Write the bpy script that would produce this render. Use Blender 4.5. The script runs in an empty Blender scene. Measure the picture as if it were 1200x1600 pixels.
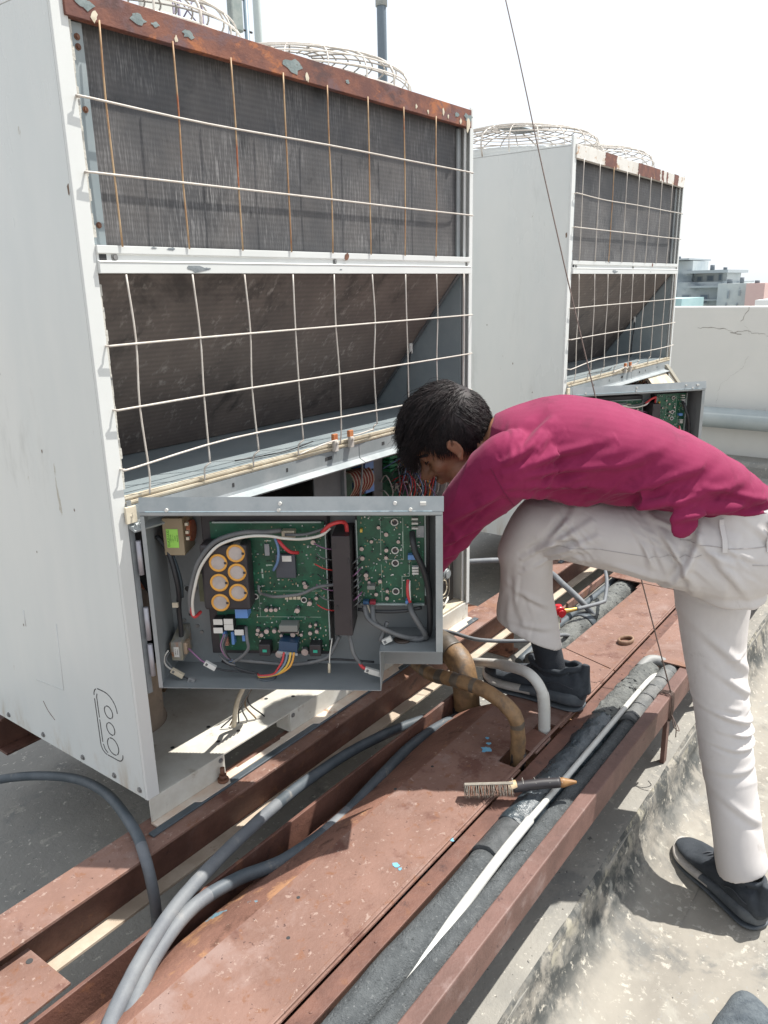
import bpy, bmesh, math, random
import numpy as np
from math import radians, sin, cos, pi
from mathutils import Vector, Matrix, noise
random.seed(7)
S = bpy.context.scene
COL = S.collection

# ---------------------------------------------------------------- camera
CAM = np.array([-.8215, -1.2657, 1.0325])
def make_camera():
    y, p, r = radians(37.116), radians(16.054), radians(-1.2934)
    fw = Vector((cos(y), sin(y), 0)); rt = Vector((sin(y), -cos(y), 0)); up = Vector((0, 0, 1))
    F = fw*cos(p) - up*sin(p); U = fw*sin(p) + up*cos(p)
    R2 = rt*cos(r) + U*sin(r); U2 = -rt*sin(r) + U*cos(r)
    cd = bpy.data.cameras.new('camera'); co = bpy.data.objects.new('camera', cd); COL.objects.link(co)
    m = Matrix(((R2.x, U2.x, -F.x, CAM[0]), (R2.y, U2.y, -F.y, CAM[1]), (R2.z, U2.z, -F.z, CAM[2]), (0, 0, 0, 1)))
    co.matrix_world = m
    cd.sensor_fit = 'VERTICAL'; cd.sensor_height = 36; cd.sensor_width = 27
    cd.lens = 1216.35/1600*36
    cd.clip_start = .02; cd.clip_end = 2000
    S.camera = co
make_camera()

# ---------------------------------------------------------------- sky and sun
SUN = Vector((.392, -.258, .889)).normalized()
w = bpy.data.worlds.new('World'); S.world = w; w.use_nodes = True
nt = w.node_tree; nt.nodes.clear()
sky = nt.nodes.new('ShaderNodeTexSky'); sky.sky_type = 'NISHITA'; sky.sun_disc = False
sky.sun_elevation = math.asin(SUN.z); sky.sun_rotation = math.atan2(SUN.x, SUN.y)
sky.air_density = 1.3; sky.dust_density = 1.2; sky.ozone_density = 1.0
bg = nt.nodes.new('ShaderNodeBackground'); bg.inputs[1].default_value = .095
wo = nt.nodes.new('ShaderNodeOutputWorld')
hz_ = nt.nodes.new('ShaderNodeHueSaturation'); hz_.inputs['Saturation'].default_value = .42   # milky haze takes most of the blue
nt.links.new(sky.outputs[0], hz_.inputs['Color'])
mx_ = nt.nodes.new('ShaderNodeMix'); mx_.data_type = 'RGBA'; mx_.inputs[0].default_value = .62; mx_.inputs[7].default_value = (9.0, 9.6, 10.4, 1)   # bright overcast veil
nt.links.new(hz_.outputs[0], mx_.inputs[6]); nt.links.new(mx_.outputs[2], bg.inputs[0]); nt.links.new(bg.outputs[0], wo.inputs[0])
sd = bpy.data.lights.new('sun', 'SUN'); sd.energy = 4.9; sd.angle = radians(.55); sd.color = (1, .965, .9)
so = bpy.data.objects.new('sun', sd); COL.objects.link(so)
so.rotation_euler = (-SUN).to_track_quat('-Z', 'Y').to_euler(); so.location = (0, 0, 8)
S.view_settings.view_transform = 'Standard'; S.view_settings.look = 'None'
S.view_settings.gamma = 1; S.view_settings.use_curve_mapping = False
S.view_settings.exposure = .56

# ---------------------------------------------------------------- materials
MATS = {}
def M(name, c1, c2=None, scale=8., rough=.6, bump=0., bscale=60., bdist=.002, metal=0., stretch=(1, 1, 1), spots=(), detail=5.,
      rot=(0, 0, 0), rvar=0., spec=.5, lo=.35, hi=.65, sheen=0., space='pos'):
    """noise mix of two colours, further blotch layers (colour, scale, threshold, softness), fine relief"""
    if name in MATS: return MATS[name]
    m = bpy.data.materials.new(name); m.use_nodes = True; MATS[name] = m
    nt = m.node_tree; N = nt.nodes; L = nt.links; N.clear()
    out = N.new('ShaderNodeOutputMaterial'); b = N.new('ShaderNodeBsdfPrincipled'); L.new(b.outputs[0], out.inputs[0])
    b.inputs['Roughness'].default_value = rough; b.inputs['Metallic'].default_value = metal
    b.inputs['Specular IOR Level'].default_value = spec
    if sheen: b.inputs['Sheen Weight'].default_value = sheen
    mp = N.new('ShaderNodeMapping'); mp.inputs['Scale'].default_value = stretch; mp.inputs['Rotation'].default_value = rot
    if space == 'pos': g = N.new('ShaderNodeNewGeometry'); L.new(g.outputs['Position'], mp.inputs[0])
    else: g = N.new('ShaderNodeTexCoord'); L.new(g.outputs['Object'], mp.inputs[0])
    def noi(sc, det=detail, vec=mp.outputs[0], dist=0.):
        n = N.new('ShaderNodeTexNoise'); n.inputs['Scale'].default_value = sc; n.inputs['Detail'].default_value = det
        n.inputs['Distortion'].default_value = dist; n.inputs['Roughness'].default_value = .68
        L.new(vec, n.inputs['Vector']); return n.outputs[0]
    def ramp(src, a, z):
        r = N.new('ShaderNodeMapRange'); r.inputs['From Min'].default_value = a; r.inputs['From Max'].default_value = z
        r.interpolation_type = 'SMOOTHSTEP'; L.new(src, r.inputs[0]); return r.outputs[0]
    def mix(f, a, bb):
        x = N.new('ShaderNodeMix'); x.data_type = 'RGBA'; L.new(f, x.inputs[0])
        for i, v in ((6, a), (7, bb)):
            if isinstance(v, tuple): x.inputs[i].default_value = (*v, 1)
            else: L.new(v, x.inputs[i])
        return x.outputs[2]
    base = noi(scale)
    col = mix(ramp(base, lo, hi), c1, c2 or c1)
    for i, sp in enumerate(spots):
        c, sc, th, so_ = sp[:4]
        v = N.new('ShaderNodeVectorMath'); v.operation = 'ADD'; v.inputs[1].default_value = (3.7*i+1.3, 7.1*i+.4, 2.9*i+5.)
        L.new(mp.outputs[0], v.inputs[0])
        fac = ramp(noi(sc, sp[4] if len(sp) > 4 else 6., v.outputs[0], .3), th, th+so_)
        if len(sp) > 5:     # only between two heights
            sx = N.new('ShaderNodeSeparateXYZ'); L.new(g.outputs['Position'], sx.inputs[0])
            zr = ramp(sx.outputs[2], sp[5], sp[6]); mu = N.new('ShaderNodeMath'); mu.operation = 'MULTIPLY'; L.new(fac, mu.inputs[0]); L.new(zr, mu.inputs[1]); fac = mu.outputs[0]
        col = mix(fac, col, c)
    L.new(col, b.inputs['Base Color'])
    if rvar:
        r = N.new('ShaderNodeMapRange'); L.new(noi(scale*1.7), r.inputs[0])
        r.inputs['To Min'].default_value = max(0, rough-rvar); r.inputs['To Max'].default_value = min(1, rough+rvar)
        L.new(r.outputs[0], b.inputs['Roughness'])
    if bump:
        bp = N.new('ShaderNodeBump'); bp.inputs['Strength'].default_value = bump; bp.inputs['Distance'].default_value = bdist
        L.new(noi(bscale, 4.), bp.inputs['Height']); L.new(bp.outputs[0], b.inputs['Normal'])
    return m

RUST = (.20, .072, .035)
white = M('painted_steel_white', (.60, .615, .60), (.65, .66, .645), 3, .38, .04, 300, .0005, stretch=(1, 1, .25), spots=[((.42, .38, .31), 14, .70, .1)], rvar=.1)
panelw = M('painted_panel_white', (.56, .585, .575), (.625, .635, .615), 1.8, .30, .35, 2.6, .012, stretch=(1, 1, .3), spots=[((.47, .48, .46), 5., .57, .2), ((.40, .38, .33), 26, .68, .04), ((.25, .2, .16), 90, .74, .03), ((.42, .36, .28), 12, .50, .2, 6., .10, -.02)], rvar=.14)
cream = M('aged_cream_paint', (.62, .56, .44), (.50, .43, .32), 22, .6, .2, 120, .001, spots=[((.30, .22, .14), 30, .62, .1)])
bluesteel = M('blue_grey_steel', (.22, .26, .275), (.27, .305, .315), 6, .4, .05, 100, .0006, rvar=.1, spots=[((.2, .2, .19), 12, .66, .2)])
galv = M('galvanised_steel', (.28, .31, .32), (.36, .38, .385), 10, .42, .05, 200, .0004, metal=.25, rvar=.12)
boxin = M('box_inner_steel', (.195, .212, .218), (.235, .25, .255), 5, .45, .05, 90, .0006, rvar=.1, spots=[((.22, .195, .19), 4, .55, .3)])
rustcap = M('rusted_cap', (.12, .046, .036), (.215, .082, .050), 13, .7, .5, 160, .0012, stretch=(.8, 1, 1.2),
            spots=[((.33, .115, .045), 14, .56, .08), ((.085, .040, .036), 6, .54, .1), ((.14, .075, .075), 8, .55, .1), ((.50, .36, .22), 30, .70, .03)], rvar=.15)
rustcap2 = M('weathered_white_cap', (.68, .66, .62), (.58, .55, .50), 9, .6, .2, 160, .001, spots=[((.42, .26, .14), 22, .60, .06)])
rustwire = M('rusting_wire', (.34, .18, .085), (.48, .34, .20), 14, .6, spots=[((.34, .10, .04), 8, .56, .1)])
whitewire = M('cream_wire', (.58, .54, .49), (.50, .45, .40), 30, .45, spots=[((.4, .22, .12), 40, .68, .05)])
beamred = M('primer_red_beam', (.100, .046, .034), (.165, .078, .056), 7, .62, .8, 90, .0018, spots=[((.165, .075, .045), 34, .58, .08), ((.21, .15, .13), 4, .58, .2), ((.06, .03, .026), 22, .58, .12)], rvar=.12)
railred = M('primer_red_rail', (.120, .064, .052), (.165, .090, .074), 12, .6, .8, 160, .0012, spots=[((.22, .15, .135), 8, .57, .14), ((.09, .045, .04), 45, .62, .06)], rvar=.1)
platered = M('primer_red_plate', (.178, .098, .074), (.232, .132, .102), 4.5, .62, .8, 130, .0014,
             spots=[((.125, .055, .040), 8, .53, .12), ((.19, .088, .052), 38, .56, .1), ((.25, .165, .14), 6.5, .53, .16), ((.30, .21, .175), 70, .60, .06), ((.36, .27, .22), 60, .67, .03), ((.075, .036, .03), 90, .63, .05), ((.20, .10, .06), 3.1, .55, .12)], rvar=.15)
trayrust = M('flaking_rust', (.19, .085, .055), (.33, .165, .10), 9, .75, 1., 60, .004, spots=[((.45, .25, .13), 9, .56, .06), ((.085, .04, .028), 14, .58, .06), ((.48, .38, .28), 20, .66, .04), ((.15, .27, .33), 4.2, .60, .012)])
paleflange = M('sandy_flange', (.42, .34, .26), (.52, .44, .35), 12, .75, .3, 90, .001, spots=[((.22, .12, .08), 8, .62, .12)])
conc = M('weathered_concrete', (.235, .226, .205), (.295, .28, .25), 3, .85, .8, 70, .003, spots=[((.19, .188, .178), 6, .54, .16), ((.34, .32, .28), 22, .60, .08), ((.50, .47, .41), 60, .62, .03), ((.10, .10, .095), 40, .65, .05)])
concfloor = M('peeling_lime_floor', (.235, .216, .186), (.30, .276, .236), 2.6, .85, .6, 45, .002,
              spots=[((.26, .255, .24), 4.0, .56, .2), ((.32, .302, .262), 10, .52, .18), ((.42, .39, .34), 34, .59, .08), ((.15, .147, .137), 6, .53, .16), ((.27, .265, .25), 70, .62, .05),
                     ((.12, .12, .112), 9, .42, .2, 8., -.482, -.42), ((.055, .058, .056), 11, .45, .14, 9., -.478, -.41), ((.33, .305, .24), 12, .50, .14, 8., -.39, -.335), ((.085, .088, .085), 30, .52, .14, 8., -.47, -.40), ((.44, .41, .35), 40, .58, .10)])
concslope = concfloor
foam = M('black_foam', (.075, .082, .086), (.112, .121, .125), 26, .85, 1., 190, .006, spec=.35, spots=[((.17, .178, .18), 150, .57, .08), ((.045, .05, .052), 60, .60, .08)])
foamrough = M('crumbling_foam', (.12, .125, .122), (.19, .195, .185), 22, .95, 1., 90, .008, spec=.2, spots=[((.02, .02, .022), 60, .60, .03), ((.24, .24, .225), 90, .66, .05)])
tar = M('wet_tar', (.022, .034, .043), (.045, .062, .074), 14, .30, .8, 120, .0035, spec=.9, rvar=.18, spots=[((.05, .06, .065), 40, .62, .05)])
cablegrey = M('grey_cable', (.125, .135, .15), (.165, .175, .185), 14, .6, .6, 140, .001, spots=[((.21, .21, .21), 22, .57, .16), ((.27, .16, .08), 5, .70, .04)])
cabledark = M('dark_hose', (.055, .07, .082), (.085, .10, .115), 12, .55, .3, 150, .0008, spots=[((.20, .19, .175), 9, .62, .08)])
brown = M('brown_tape', (.15, .092, .048), (.25, .15, .072), 30, .55, .6, 60, .002, spots=[((.10, .075, .055), 9, .58, .12)], rvar=.15)
browndk = M('dark_tape_band', (.065, .055, .045), (.12, .095, .07), 16, .45, .4, 80, .0015)
pvc = M('white_pvc', (.60, .60, .57), (.54, .53, .49), 9, .4, .05, 80, .001, spots=[((.40, .34, .26), 12, .66, .1)])
pvcbright = M('clean_white_pvc', (.60, .595, .565), (.54, .53, .50), 9, .4)
pcb = M('green_board', (.007, .062, .034), (.012, .098, .052), 30, .4, .2, 200, .0006, spots=[((.05, .22, .13), 110, .63, .02), ((.006, .05, .03), 25, .6, .1), ((.35, .42, .36), 170, .70, .01)])
blackp = M('black_plastic', (.022, .02, .023), (.035, .03, .033), 12, .5, rvar=.1)
blackcover = M('brown_black_cover', (.026, .020, .023), (.036, .029, .031), 6, .5)
orange = M('orange_sleeve', (.68, .34, .06), (.60, .29, .05), 20, .45)
captop = M('dusty_aluminium', (.42, .37, .345), (.34, .30, .28), 25, .55, .1, 60, .001)
capside = M('dusty_grey_sleeve', (.12, .105, .095), (.17, .15, .13), 20, .6)
bluep = M('blue_plastic', (.10, .23, .52), (.13, .27, .56), 10, .45)
whitep = M('white_plastic', (.64, .63, .60), (.58, .57, .53), 20, .5)
beige = M('beige_connector', (.55, .49, .38), (.48, .42, .31), 30, .55)
tan = M('tan_core', (.26, .20, .125), (.32, .26, .17), 12, .5, spots=[((.30, .14, .06), 8, .6, .1)])
lime = M('lime_label', (.30, .62, .09), (.33, .66, .11), 10, .5)
inkg = M('dark_green_ink', (.02, .09, .02), None, 5, .6)
ink = M('dark_ink', (.03, .03, .035), None, 5, .6)
redw = M('red_wire', (.45, .03, .04), (.52, .05, .05), 20, .45)
whitew = M('white_wire', (.62, .60, .55), (.55, .52, .47), 20, .45)
greyw = M('grey_wire', (.10, .105, .11), (.15, .15, .15), 20, .55)
blackw = M('black_wire', (.02, .021, .024), (.03, .031, .034), 20, .5)
yelloww = M('yellow_wire', (.60, .38, .05), (.66, .44, .08), 20, .45)
bluew = M('blue_wire', (.10, .18, .33), (.14, .22, .38), 20, .45)
purplew = M('purple_wire', (.25, .12, .22), None, 20, .45)
copper = M('copper_winding', (.42, .10, .05), (.55, .2, .1), 80, .4, metal=.4)
boltm = M('rusty_bolt', (.12, .055, .035), (.20, .09, .05), 60, .7, .5, 200, .001)
screwm = M('grey_screw', (.20, .20, .20), (.30, .29, .28), 60, .45, metal=.5)
dark = M('dark_cavity', (.03, .03, .032), (.05, .05, .05), 6, .8)
foamstrip = M('grey_foam_strip', (.45, .44, .40), (.55, .53, .48), 30, .9, .8, 150, .002, spots=[((.22, .22, .22), 25, .6, .05)])
compr = M('tan_felt_wrap', (.20, .155, .12), (.27, .21, .16), 10, .9, .6, 60, .003, spots=[((.10, .075, .06), 14, .62, .1)])
wallm = M('pale_plaster', (.585, .575, .54), (.63, .615, .575), .8, .85, .15, 25, .002, spots=[((.46, .43, .39), .7, .58, .3), ((.30, .29, .27), 25, .77, .02)])

def coil_mat(name, c1, c2, streak, thr, vertical=True):
    m = M(name, c1, c2, 3.0, .55, 1., 1, .002, spots=[(tuple(q*.5 for q in c1), 6, .53, .16)])
    nt = m.node_tree; N = nt.nodes; L = nt.links
    b = [n for n in N if n.type == 'BSDF_PRINCIPLED'][0]; mp = [n for n in N if n.type == 'MAPPING'][0]
    old = b.inputs['Base Color'].links[0].from_socket
    m2 = N.new('ShaderNodeMapping'); m2.inputs['Scale'].default_value = (300, 300, 17) if vertical else (48, 48, 5); m2.inputs['Rotation'].default_value = (0, 0 if vertical else .62, 0)
    g = N.new('ShaderNodeNewGeometry'); L.new(g.outputs['Position'], m2.inputs[0])
    n = N.new('ShaderNodeTexNoise'); n.inputs['Scale'].default_value = 1; n.inputs['Detail'].default_value = 3; n.inputs['Roughness'].default_value = .7
    L.new(m2.outputs[0], n.inputs['Vector'])
    big = N.new('ShaderNodeTexNoise'); big.inputs['Scale'].default_value = 7; L.new(g.outputs['Position'], big.inputs['Vector'])
    r2 = N.new('ShaderNodeMapRange'); r2.inputs['From Min'].default_value = .38; r2.inputs['From Max'].default_value = .62; L.new(big.outputs[0], r2.inputs[0])
    r = N.new('ShaderNodeMapRange'); r.inputs['From Min'].default_value = thr; r.inputs['From Max'].default_value = thr+.12; L.new(n.outputs[0], r.inputs[0])
    mu = N.new('ShaderNodeMath'); mu.operation = 'MULTIPLY'; L.new(r.outputs[0], mu.inputs[0]); L.new(r2.outputs[0], mu.inputs[1])
    x = N.new('ShaderNodeMix'); x.data_type = 'RGBA'; L.new(mu.outputs[0], x.inputs[0]); L.new(old, x.inputs[6]); x.inputs[7].default_value = (*streak, 1)
    # rows of tubes behind the fins
    sx = N.new('ShaderNodeSeparateXYZ'); L.new(g.outputs['Position'], sx.inputs[0])
    wv = N.new('ShaderNodeMath'); wv.operation = 'MULTIPLY'; wv.inputs[1].default_value = 2*pi/.0105; L.new(sx.outputs[2], wv.inputs[0])
    sn = N.new('ShaderNodeMath'); sn.operation = 'SINE'; L.new(wv.outputs[0], sn.inputs[0])
    r3 = N.new('ShaderNodeMapRange'); r3.inputs['From Min'].default_value = -1; r3.inputs['To Min'].default_value = .84; L.new(sn.outputs[0], r3.inputs[0])
    hs = N.new('ShaderNodeHueSaturation'); L.new(x.outputs[2], hs.inputs['Color']); L.new(r3.outputs[0], hs.inputs['Value'])
    L.new(hs.outputs[0], b.inputs['Base Color'])
    bp = [q for q in N if q.type == 'BUMP'][0]; L.new(n.outputs[0], bp.inputs['Height']); bp.inputs['Strength'].default_value = .8
    return m
coilup = coil_mat('fouled_fins', (.060, .060, .064), (.105, .098, .096), (.215, .21, .21), .50)
coillow = coil_mat('brown_fins', (.105, .086, .078), (.155, .125, .11), (.27, .24, .22), .56, False)  # diagonal pale streaks paint the light that falls through the fins

# ---------------------------------------------------------------- mesh helpers
class MB:
    def __init__(s): s.v = []; s.f = []; s.m = []; s.s = []
    def add(s, vs, fs, mi=0, smooth=False):
        o = len(s.v); s.v += [tuple(map(float, v)) for v in vs]
        for f in fs: s.f.append(tuple(i+o for i in f)); s.m.append(mi); s.s.append(smooth)
        return s
    def box(s, x0, x1, y0, y1, z0, z1, mi=0, T=None):
        v = [(x, y, z) for z in (z0, z1) for y in (y0, y1) for x in (x0, x1)]
        if T is not None: v = [T @ Vector(p) for p in v]
        return s.add(v, [(0, 2, 3, 1), (4, 5, 7, 6), (0, 1, 5, 4), (2, 6, 7, 3), (0, 4, 6, 2), (1, 3, 7, 5)], mi)
    def prism(s, poly, a0, a1, ax='z', mi=0):
        n = len(poly)
        def P(p, a): return (p[0], p[1], a) if ax == 'z' else ((a, p[0], p[1]) if ax == 'x' else (p[0], a, p[1]))
        area = sum(poly[i][0]*poly[(i+1) % n][1]-poly[(i+1) % n][0]*poly[i][1] for i in range(n))
        if (area < 0) != (ax == 'y'): poly = poly[::-1]
        v = [P(p, a0) for p in poly] + [P(p, a1) for p in poly]
        return s.add(v, [tuple(range(n))[::-1], tuple(range(n, 2*n))] + [(i, (i+1) % n, n+(i+1) % n, n+i) for i in range(n)], mi)
    def tube(s, pts, r, seg=10, mi=0, res=6, cap=True, rfun=None, mfun=None, jitter=0.):
        pts = [Vector(p) for p in pts]
        if res > 1 and len(pts) > 2:
            P = [pts[0]*2-pts[1]] + pts + [pts[-1]*2-pts[-2]]; q = []
            for i in range(1, len(P)-2):
                for k in range(res):
                    t = k/res; a, b, c, d = P[i-1], P[i], P[i+1], P[i+2]
                    q.append(.5*((2*b)+(c-a)*t+(2*a-5*b+4*c-d)*t*t+(3*b-a-3*c+d)*t**3))
            q.append(P[-2]); pts = q
        n = len(pts); o = len(s.v); u = None
        for i, p in enumerate(pts):
            t = (pts[min(i+1, n-1)]-pts[max(i-1, 0)]).normalized()
            if u is None: u = t.orthogonal().normalized()
            u = (u - t*u.dot(t)).normalized(); w_ = t.cross(u)
            rr = r*(rfun(i/(n-1)) if rfun else 1)
            for k in range(seg):
                a = 2*pi*k/seg; j = 1+(noise.noise(Vector((p.x*40, p.y*40+k*2.1, p.z*40)))*jitter if jitter else 0)
                q = p+(u*cos(a)+w_*sin(a))*rr*j; s.v.append((q.x, q.y, q.z))
        for i in range(n-1):
            mm = mfun(i/(n-1)) if mfun else mi
            for k in range(seg):
                a = o+i*seg+k; b = o+i*seg+(k+1) % seg
                s.f.append((a, b, b+seg, a+seg)); s.m.append(mm); s.s.append(True)
        if cap:
            s.f.append(tuple(o+k for k in range(seg))[::-1]); s.m.append(mfun(0) if mfun else mi); s.s.append(False)
            s.f.append(tuple(o+(n-1)*seg+k for k in range(seg))); s.m.append(mfun(1) if mfun else mi); s.s.append(False)
        return s
    def cyl(s, p0, p1, r, seg=16, mi=0, capm=None, r2=None):
        p0, p1 = Vector(p0), Vector(p1); t = (p1-p0).normalized(); u = t.orthogonal().normalized(); w_ = t.cross(u); r2 = r if r2 is None else r2
        v = [p+(u*cos(2*pi*k/seg)+w_*sin(2*pi*k/seg))*q for p, q in ((p0, r), (p1, r2)) for k in range(seg)]
        s.add(v, [(k, (k+1) % seg, seg+(k+1) % seg, seg+k) for k in range(seg)], mi, True)
        o = len(s.v)-2*seg
        for f in (tuple(range(seg))[::-1], tuple(range(seg, 2*seg))):
            s.f.append(tuple(i+o for i in f)); s.m.append(mi if capm is None else capm); s.s.append(False)
        return s
    def lathe(s, prof, c=(0, 0, 0), seg=24, mi=0, smooth=True):
        v = [(c[0]+r*cos(2*pi*k/seg), c[1]+r*sin(2*pi*k/seg), c[2]+z) for r, z in prof for k in range(seg)]
        return s.add(v, [(i*seg+k, i*seg+(k+1) % seg, (i+1)*seg+(k+1) % seg, (i+1)*seg+k) for i in range(len(prof)-1) for k in range(seg)], mi, smooth)
    def build(s, name, mats, parent=None, bevel=0., loc=None, rot=None):
        me = bpy.data.meshes.new(name); me.from_pydata(s.v, [], s.f)
        for m in (mats if isinstance(mats, (list, tuple)) else [mats]): me.materials.append(m)
        me.polygons.foreach_set('material_index', s.m); me.polygons.foreach_set('use_smooth', s.s); me.update()
        return link(name, me, parent, bevel, loc, rot)
def link(name, me, parent=None, bevel=0., loc=None, rot=None):
    o = bpy.data.objects.new(name, me); COL.objects.link(o)
    if parent is not None: o.parent = parent
    if loc is not None: o.location = loc
    if rot is not None: o.rotation_euler = rot
    if bevel:
        b = o.modifiers.new('bevel', 'BEVEL'); b.width = bevel; b.segments = 2; b.limit_method = 'ANGLE'; b.angle_limit = radians(50)
    return o
def tag(o, label, cat, group=None, kind=None):
    o['label'] = label; o['category'] = cat
    if group: o['group'] = group
    if kind: o['kind'] = kind
    return o
def struct(o): o['kind'] = 'structure'; return o
def empty(name, loc=(0, 0, 0), rot=(0, 0, 0), parent=None):
    o = bpy.data.objects.new(name, None); COL.objects.link(o); o.location = loc; o.rotation_euler = rot; o.empty_display_size = .1
    if parent is not None: o.parent = parent
    return o
def kids(o): return [c for c in bpy.data.objects if c.parent == o]
def copy_tree(o, parent=None, allobs=None):
    if allobs is None:
        allobs = {}
        for c in bpy.data.objects:
            if c.parent: allobs.setdefault(c.parent.name, []).append(c)
    c = o.copy(); COL.objects.link(c)
    if parent is not None: c.parent = parent
    for ch in allobs.get(o.name, []): copy_tree(ch, c, allobs)
    return c
GUY = (1.620, .065, 1.880)
MOUND = (.600, -1.100, -.484)
BOX2 = 41
RB = ((.29, .41), (.655, .935), (.96, .985), (1.03, 1.045), (1.14, 1.20))
# ================================================================ the setting
def sheet(name, pts_fn, nu, nv, mat, kind='structure'):
    vs = [pts_fn(i/nu, j/nv) for j in range(nv+1) for i in range(nu+1)]
    fs = [(j*(nu+1)+i, j*(nu+1)+i+1, (j+1)*(nu+1)+i+1, (j+1)*(nu+1)+i) for j in range(nv) for i in range(nu)]
    mb = MB(); mb.add(vs, fs, 0, True); o = mb.build(name, mat); o['kind'] = kind; return o
def rough(x, y, a, s=6.): return a*noise.fractal(Vector((x*s, y*s, .3)), 1, 2, 4)
GZ, FZ = -.32, -.48
KN = 1.9
def edge_y(x): return -.722 + rough(x, 0, .0028, 7)
# upper slab with its broken edge, plastered fillet and the lower floor
g = MB()
g.box(-6, 9, -.73, 12, -1.2, GZ-.012)
struct(g.build('roof_slab', conc))
def slab(u, v):
    x = -6+15*u**1.0; y = edge_y(x)+(12.7)*v**2.2; return (x, y, GZ+rough(x, y, .0035))
sheet('roof_surface', slab, 300, 90, conc)
def kerb(u, v):
    x = -3+9*u; y0 = edge_y(x)
    prof = [(0, 0), (-.007, -.009), (-.015, -.05), (-.022, -.085), (-.04, -.12), (-.07, -.146), (-.11, -.158), (-.17, -.1615)]
    k = v*(len(prof)-1); i = min(int(k), len(prof)-2); t = k-i
    dy = prof[i][0]*(1-t)+prof[i+1][0]*t; dz = prof[i][1]*(1-t)+prof[i+1][1]*t
    wob = 1 if 0 < v < 1 else 0
    return (x, y0+dy*1.0+wob*rough(x, dz*3, .006, 11), GZ+rough(x, y0, .0035)*(1-v)+dz+wob*rough(x+3, dz*5, .004, 14))
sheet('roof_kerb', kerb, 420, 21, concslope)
def floor(u, v):
    x = -6+15*u; y = -.878-9*v**2.4; return (x, y, FZ-.003+rough(x, y, .004, 4))
sheet('lower_floor', floor, 220, 90, concfloor)
struct(MB().box(-6, 9, -10, -.7, -1.3, FZ-.03).build('lower_floor_slab', concfloor))

# ================================================================ beams, plates, rails
def ibeam(name, x0, x1, y0, y1, zt, zb, mats, tf=.007, web=None, bf=None):
    """mats: steel, bottom flange"""
    wy = (y0+y1)/2 if web is None else web
    r = MB(); r.box(x0, x1, y0, y1, zt-tf, zt)
    o = r.build(name, mats[2] if len(mats) > 2 else mats[0], bevel=.001)
    MB().box(x0, x1, wy-.003, wy+.003, zb+tf, zt-tf).build('web', mats[0], o)
    b0, b1 = bf or (y0, y1)
    MB().box(x0, x1, b0, b1, zb, zb+tf).build('bottom_flange', mats[1], o, bevel=.001)
    return o
bt = ibeam('steel_beam', -2.2, 3.6, -.068, .028, -.066, -.178, (beamred, paleflange, platered), web=-.031, bf=(-.068, .028))
tag(bt, 'long dark red steel beam carrying the front feet of the air conditioning units', 'beam')
b2 = ibeam('steel_beam', .04, 3.6, .70, .79, -.066, -.178, (beamred, beamred))
tag(b2, 'dark red steel beam under the back edge of the air conditioning units', 'beam')
for x, y0, y1, lb in ((1.62, -.02, .86, 'rusty cross beam on the concrete between the two units'), (3.3, -.02, .86, 'rusty cross beam under the far end of the farther unit')):
    c = MB().box(x-.04, x+.04, y0, y1, -.185, -.1785).build('cross_beam', trayrust, bevel=.001)
    MB().box(x-.003, x+.003, y0, y1, -.312, -.185).build('web', trayrust, c); MB().box(x-.04, x+.04, y0, y1, -.318, -.312).build('bottom_flange', trayrust, c)
    tag(c, lb, 'beam', 'cross beams under the main beams')
# second member: angle with upright leg
m = MB(); m.prism([(-.205, -.098), (-.197, -.098), (-.197, -.20), (-.12, -.20), (-.12, -.206), (-.205, -.206)], -2.2, 1.0, 'x')
tag(m.build('angle_iron', beamred, bevel=.0012), 'rusty dark red angle iron upright between the main beam and the cable plates', 'angle iron')
m = MB(); m.box(-2.2, 1.0, -.36, -.207, -.222, -.216); m.box(-2.2, 3.2, -.553, -.361, -.235, -.229); m.box(-2.2, 3.2, -.5535, -.551, -.229, -.166); m.box(-2.2, .86, -.3605, -.358, -.215, -.068)
tag(m.build('tray_floor', trayrust), 'rust coloured tray bottom behind the upright angle iron', 'tray')
# cover plates of the pipe run
YB, YF = -.553, -.36
def plate(name, polys, z0, z1, mat, label, group=None, extra=None, parent=None):
    m = MB()
    for p in polys: m.prism(p, z0, z1, 'z')
    if extra: extra(m)
    o = m.build(name, mat)
    if label: tag(o, label, 'steel plate', group)
    return o
def R(x0, x1, y0, y1): return [(x0, y0), (x1, y0), (x1, y1), (x0, y1)]
GR = 'steel cover plates over the pipe run'
def side(m):
    # turned down flank, wavy where it has been stepped on
    n = 70
    for k in range(n):
        xa, xb = -2.2+3.06*k/n, -2.2+3.06*(k+1)/n
        def q(x): return [(x, YF, -.06), (x, YF+.012, -.0625), (x, -.285+rough(x, 0, .004, 3), -.098), (x, -.236+rough(x, 1, .003, 2.2), -.133)]
        a, b = q(xa), q(xb); t = Vector((0, .0, -.004))
        vs = a+b; m.add(vs, [(i, i+1, 5+i, 4+i) for i in range(3)], 0, True)
        m.add([tuple(Vector(p)+t) for p in vs], [(i, 4+i, 5+i, i+1) for i in range(3)], 0, True)
p1 = plate('cover_plate', [R(-2.2, .628, YB, YF), R(.628, .712, -.492, YF), R(.712, .792, YB, YF), R(.792, .852, -.498, YF), [(.852, YB), (1.221, YB), (1.277, -.372), (1.262, YF), (.852, YF)]],
           -.064, -.06, platered, 'long red cover plate in the foreground with two pipe openings cut in it', GR)
m = MB(); side(m); m.build('turned_down_flank', M('rusty_flank', (.17, .082, .058), (.24, .12, .085), 6, .7, 1., 80, .003, spots=[((.33, .17, .09), 11, .56, .10), ((.10, .045, .03), 9, .57, .10), ((.15, .27, .33), 4.0, .625, .012), ((.42, .32, .24), 60, .63, .05)]), p1)
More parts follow.
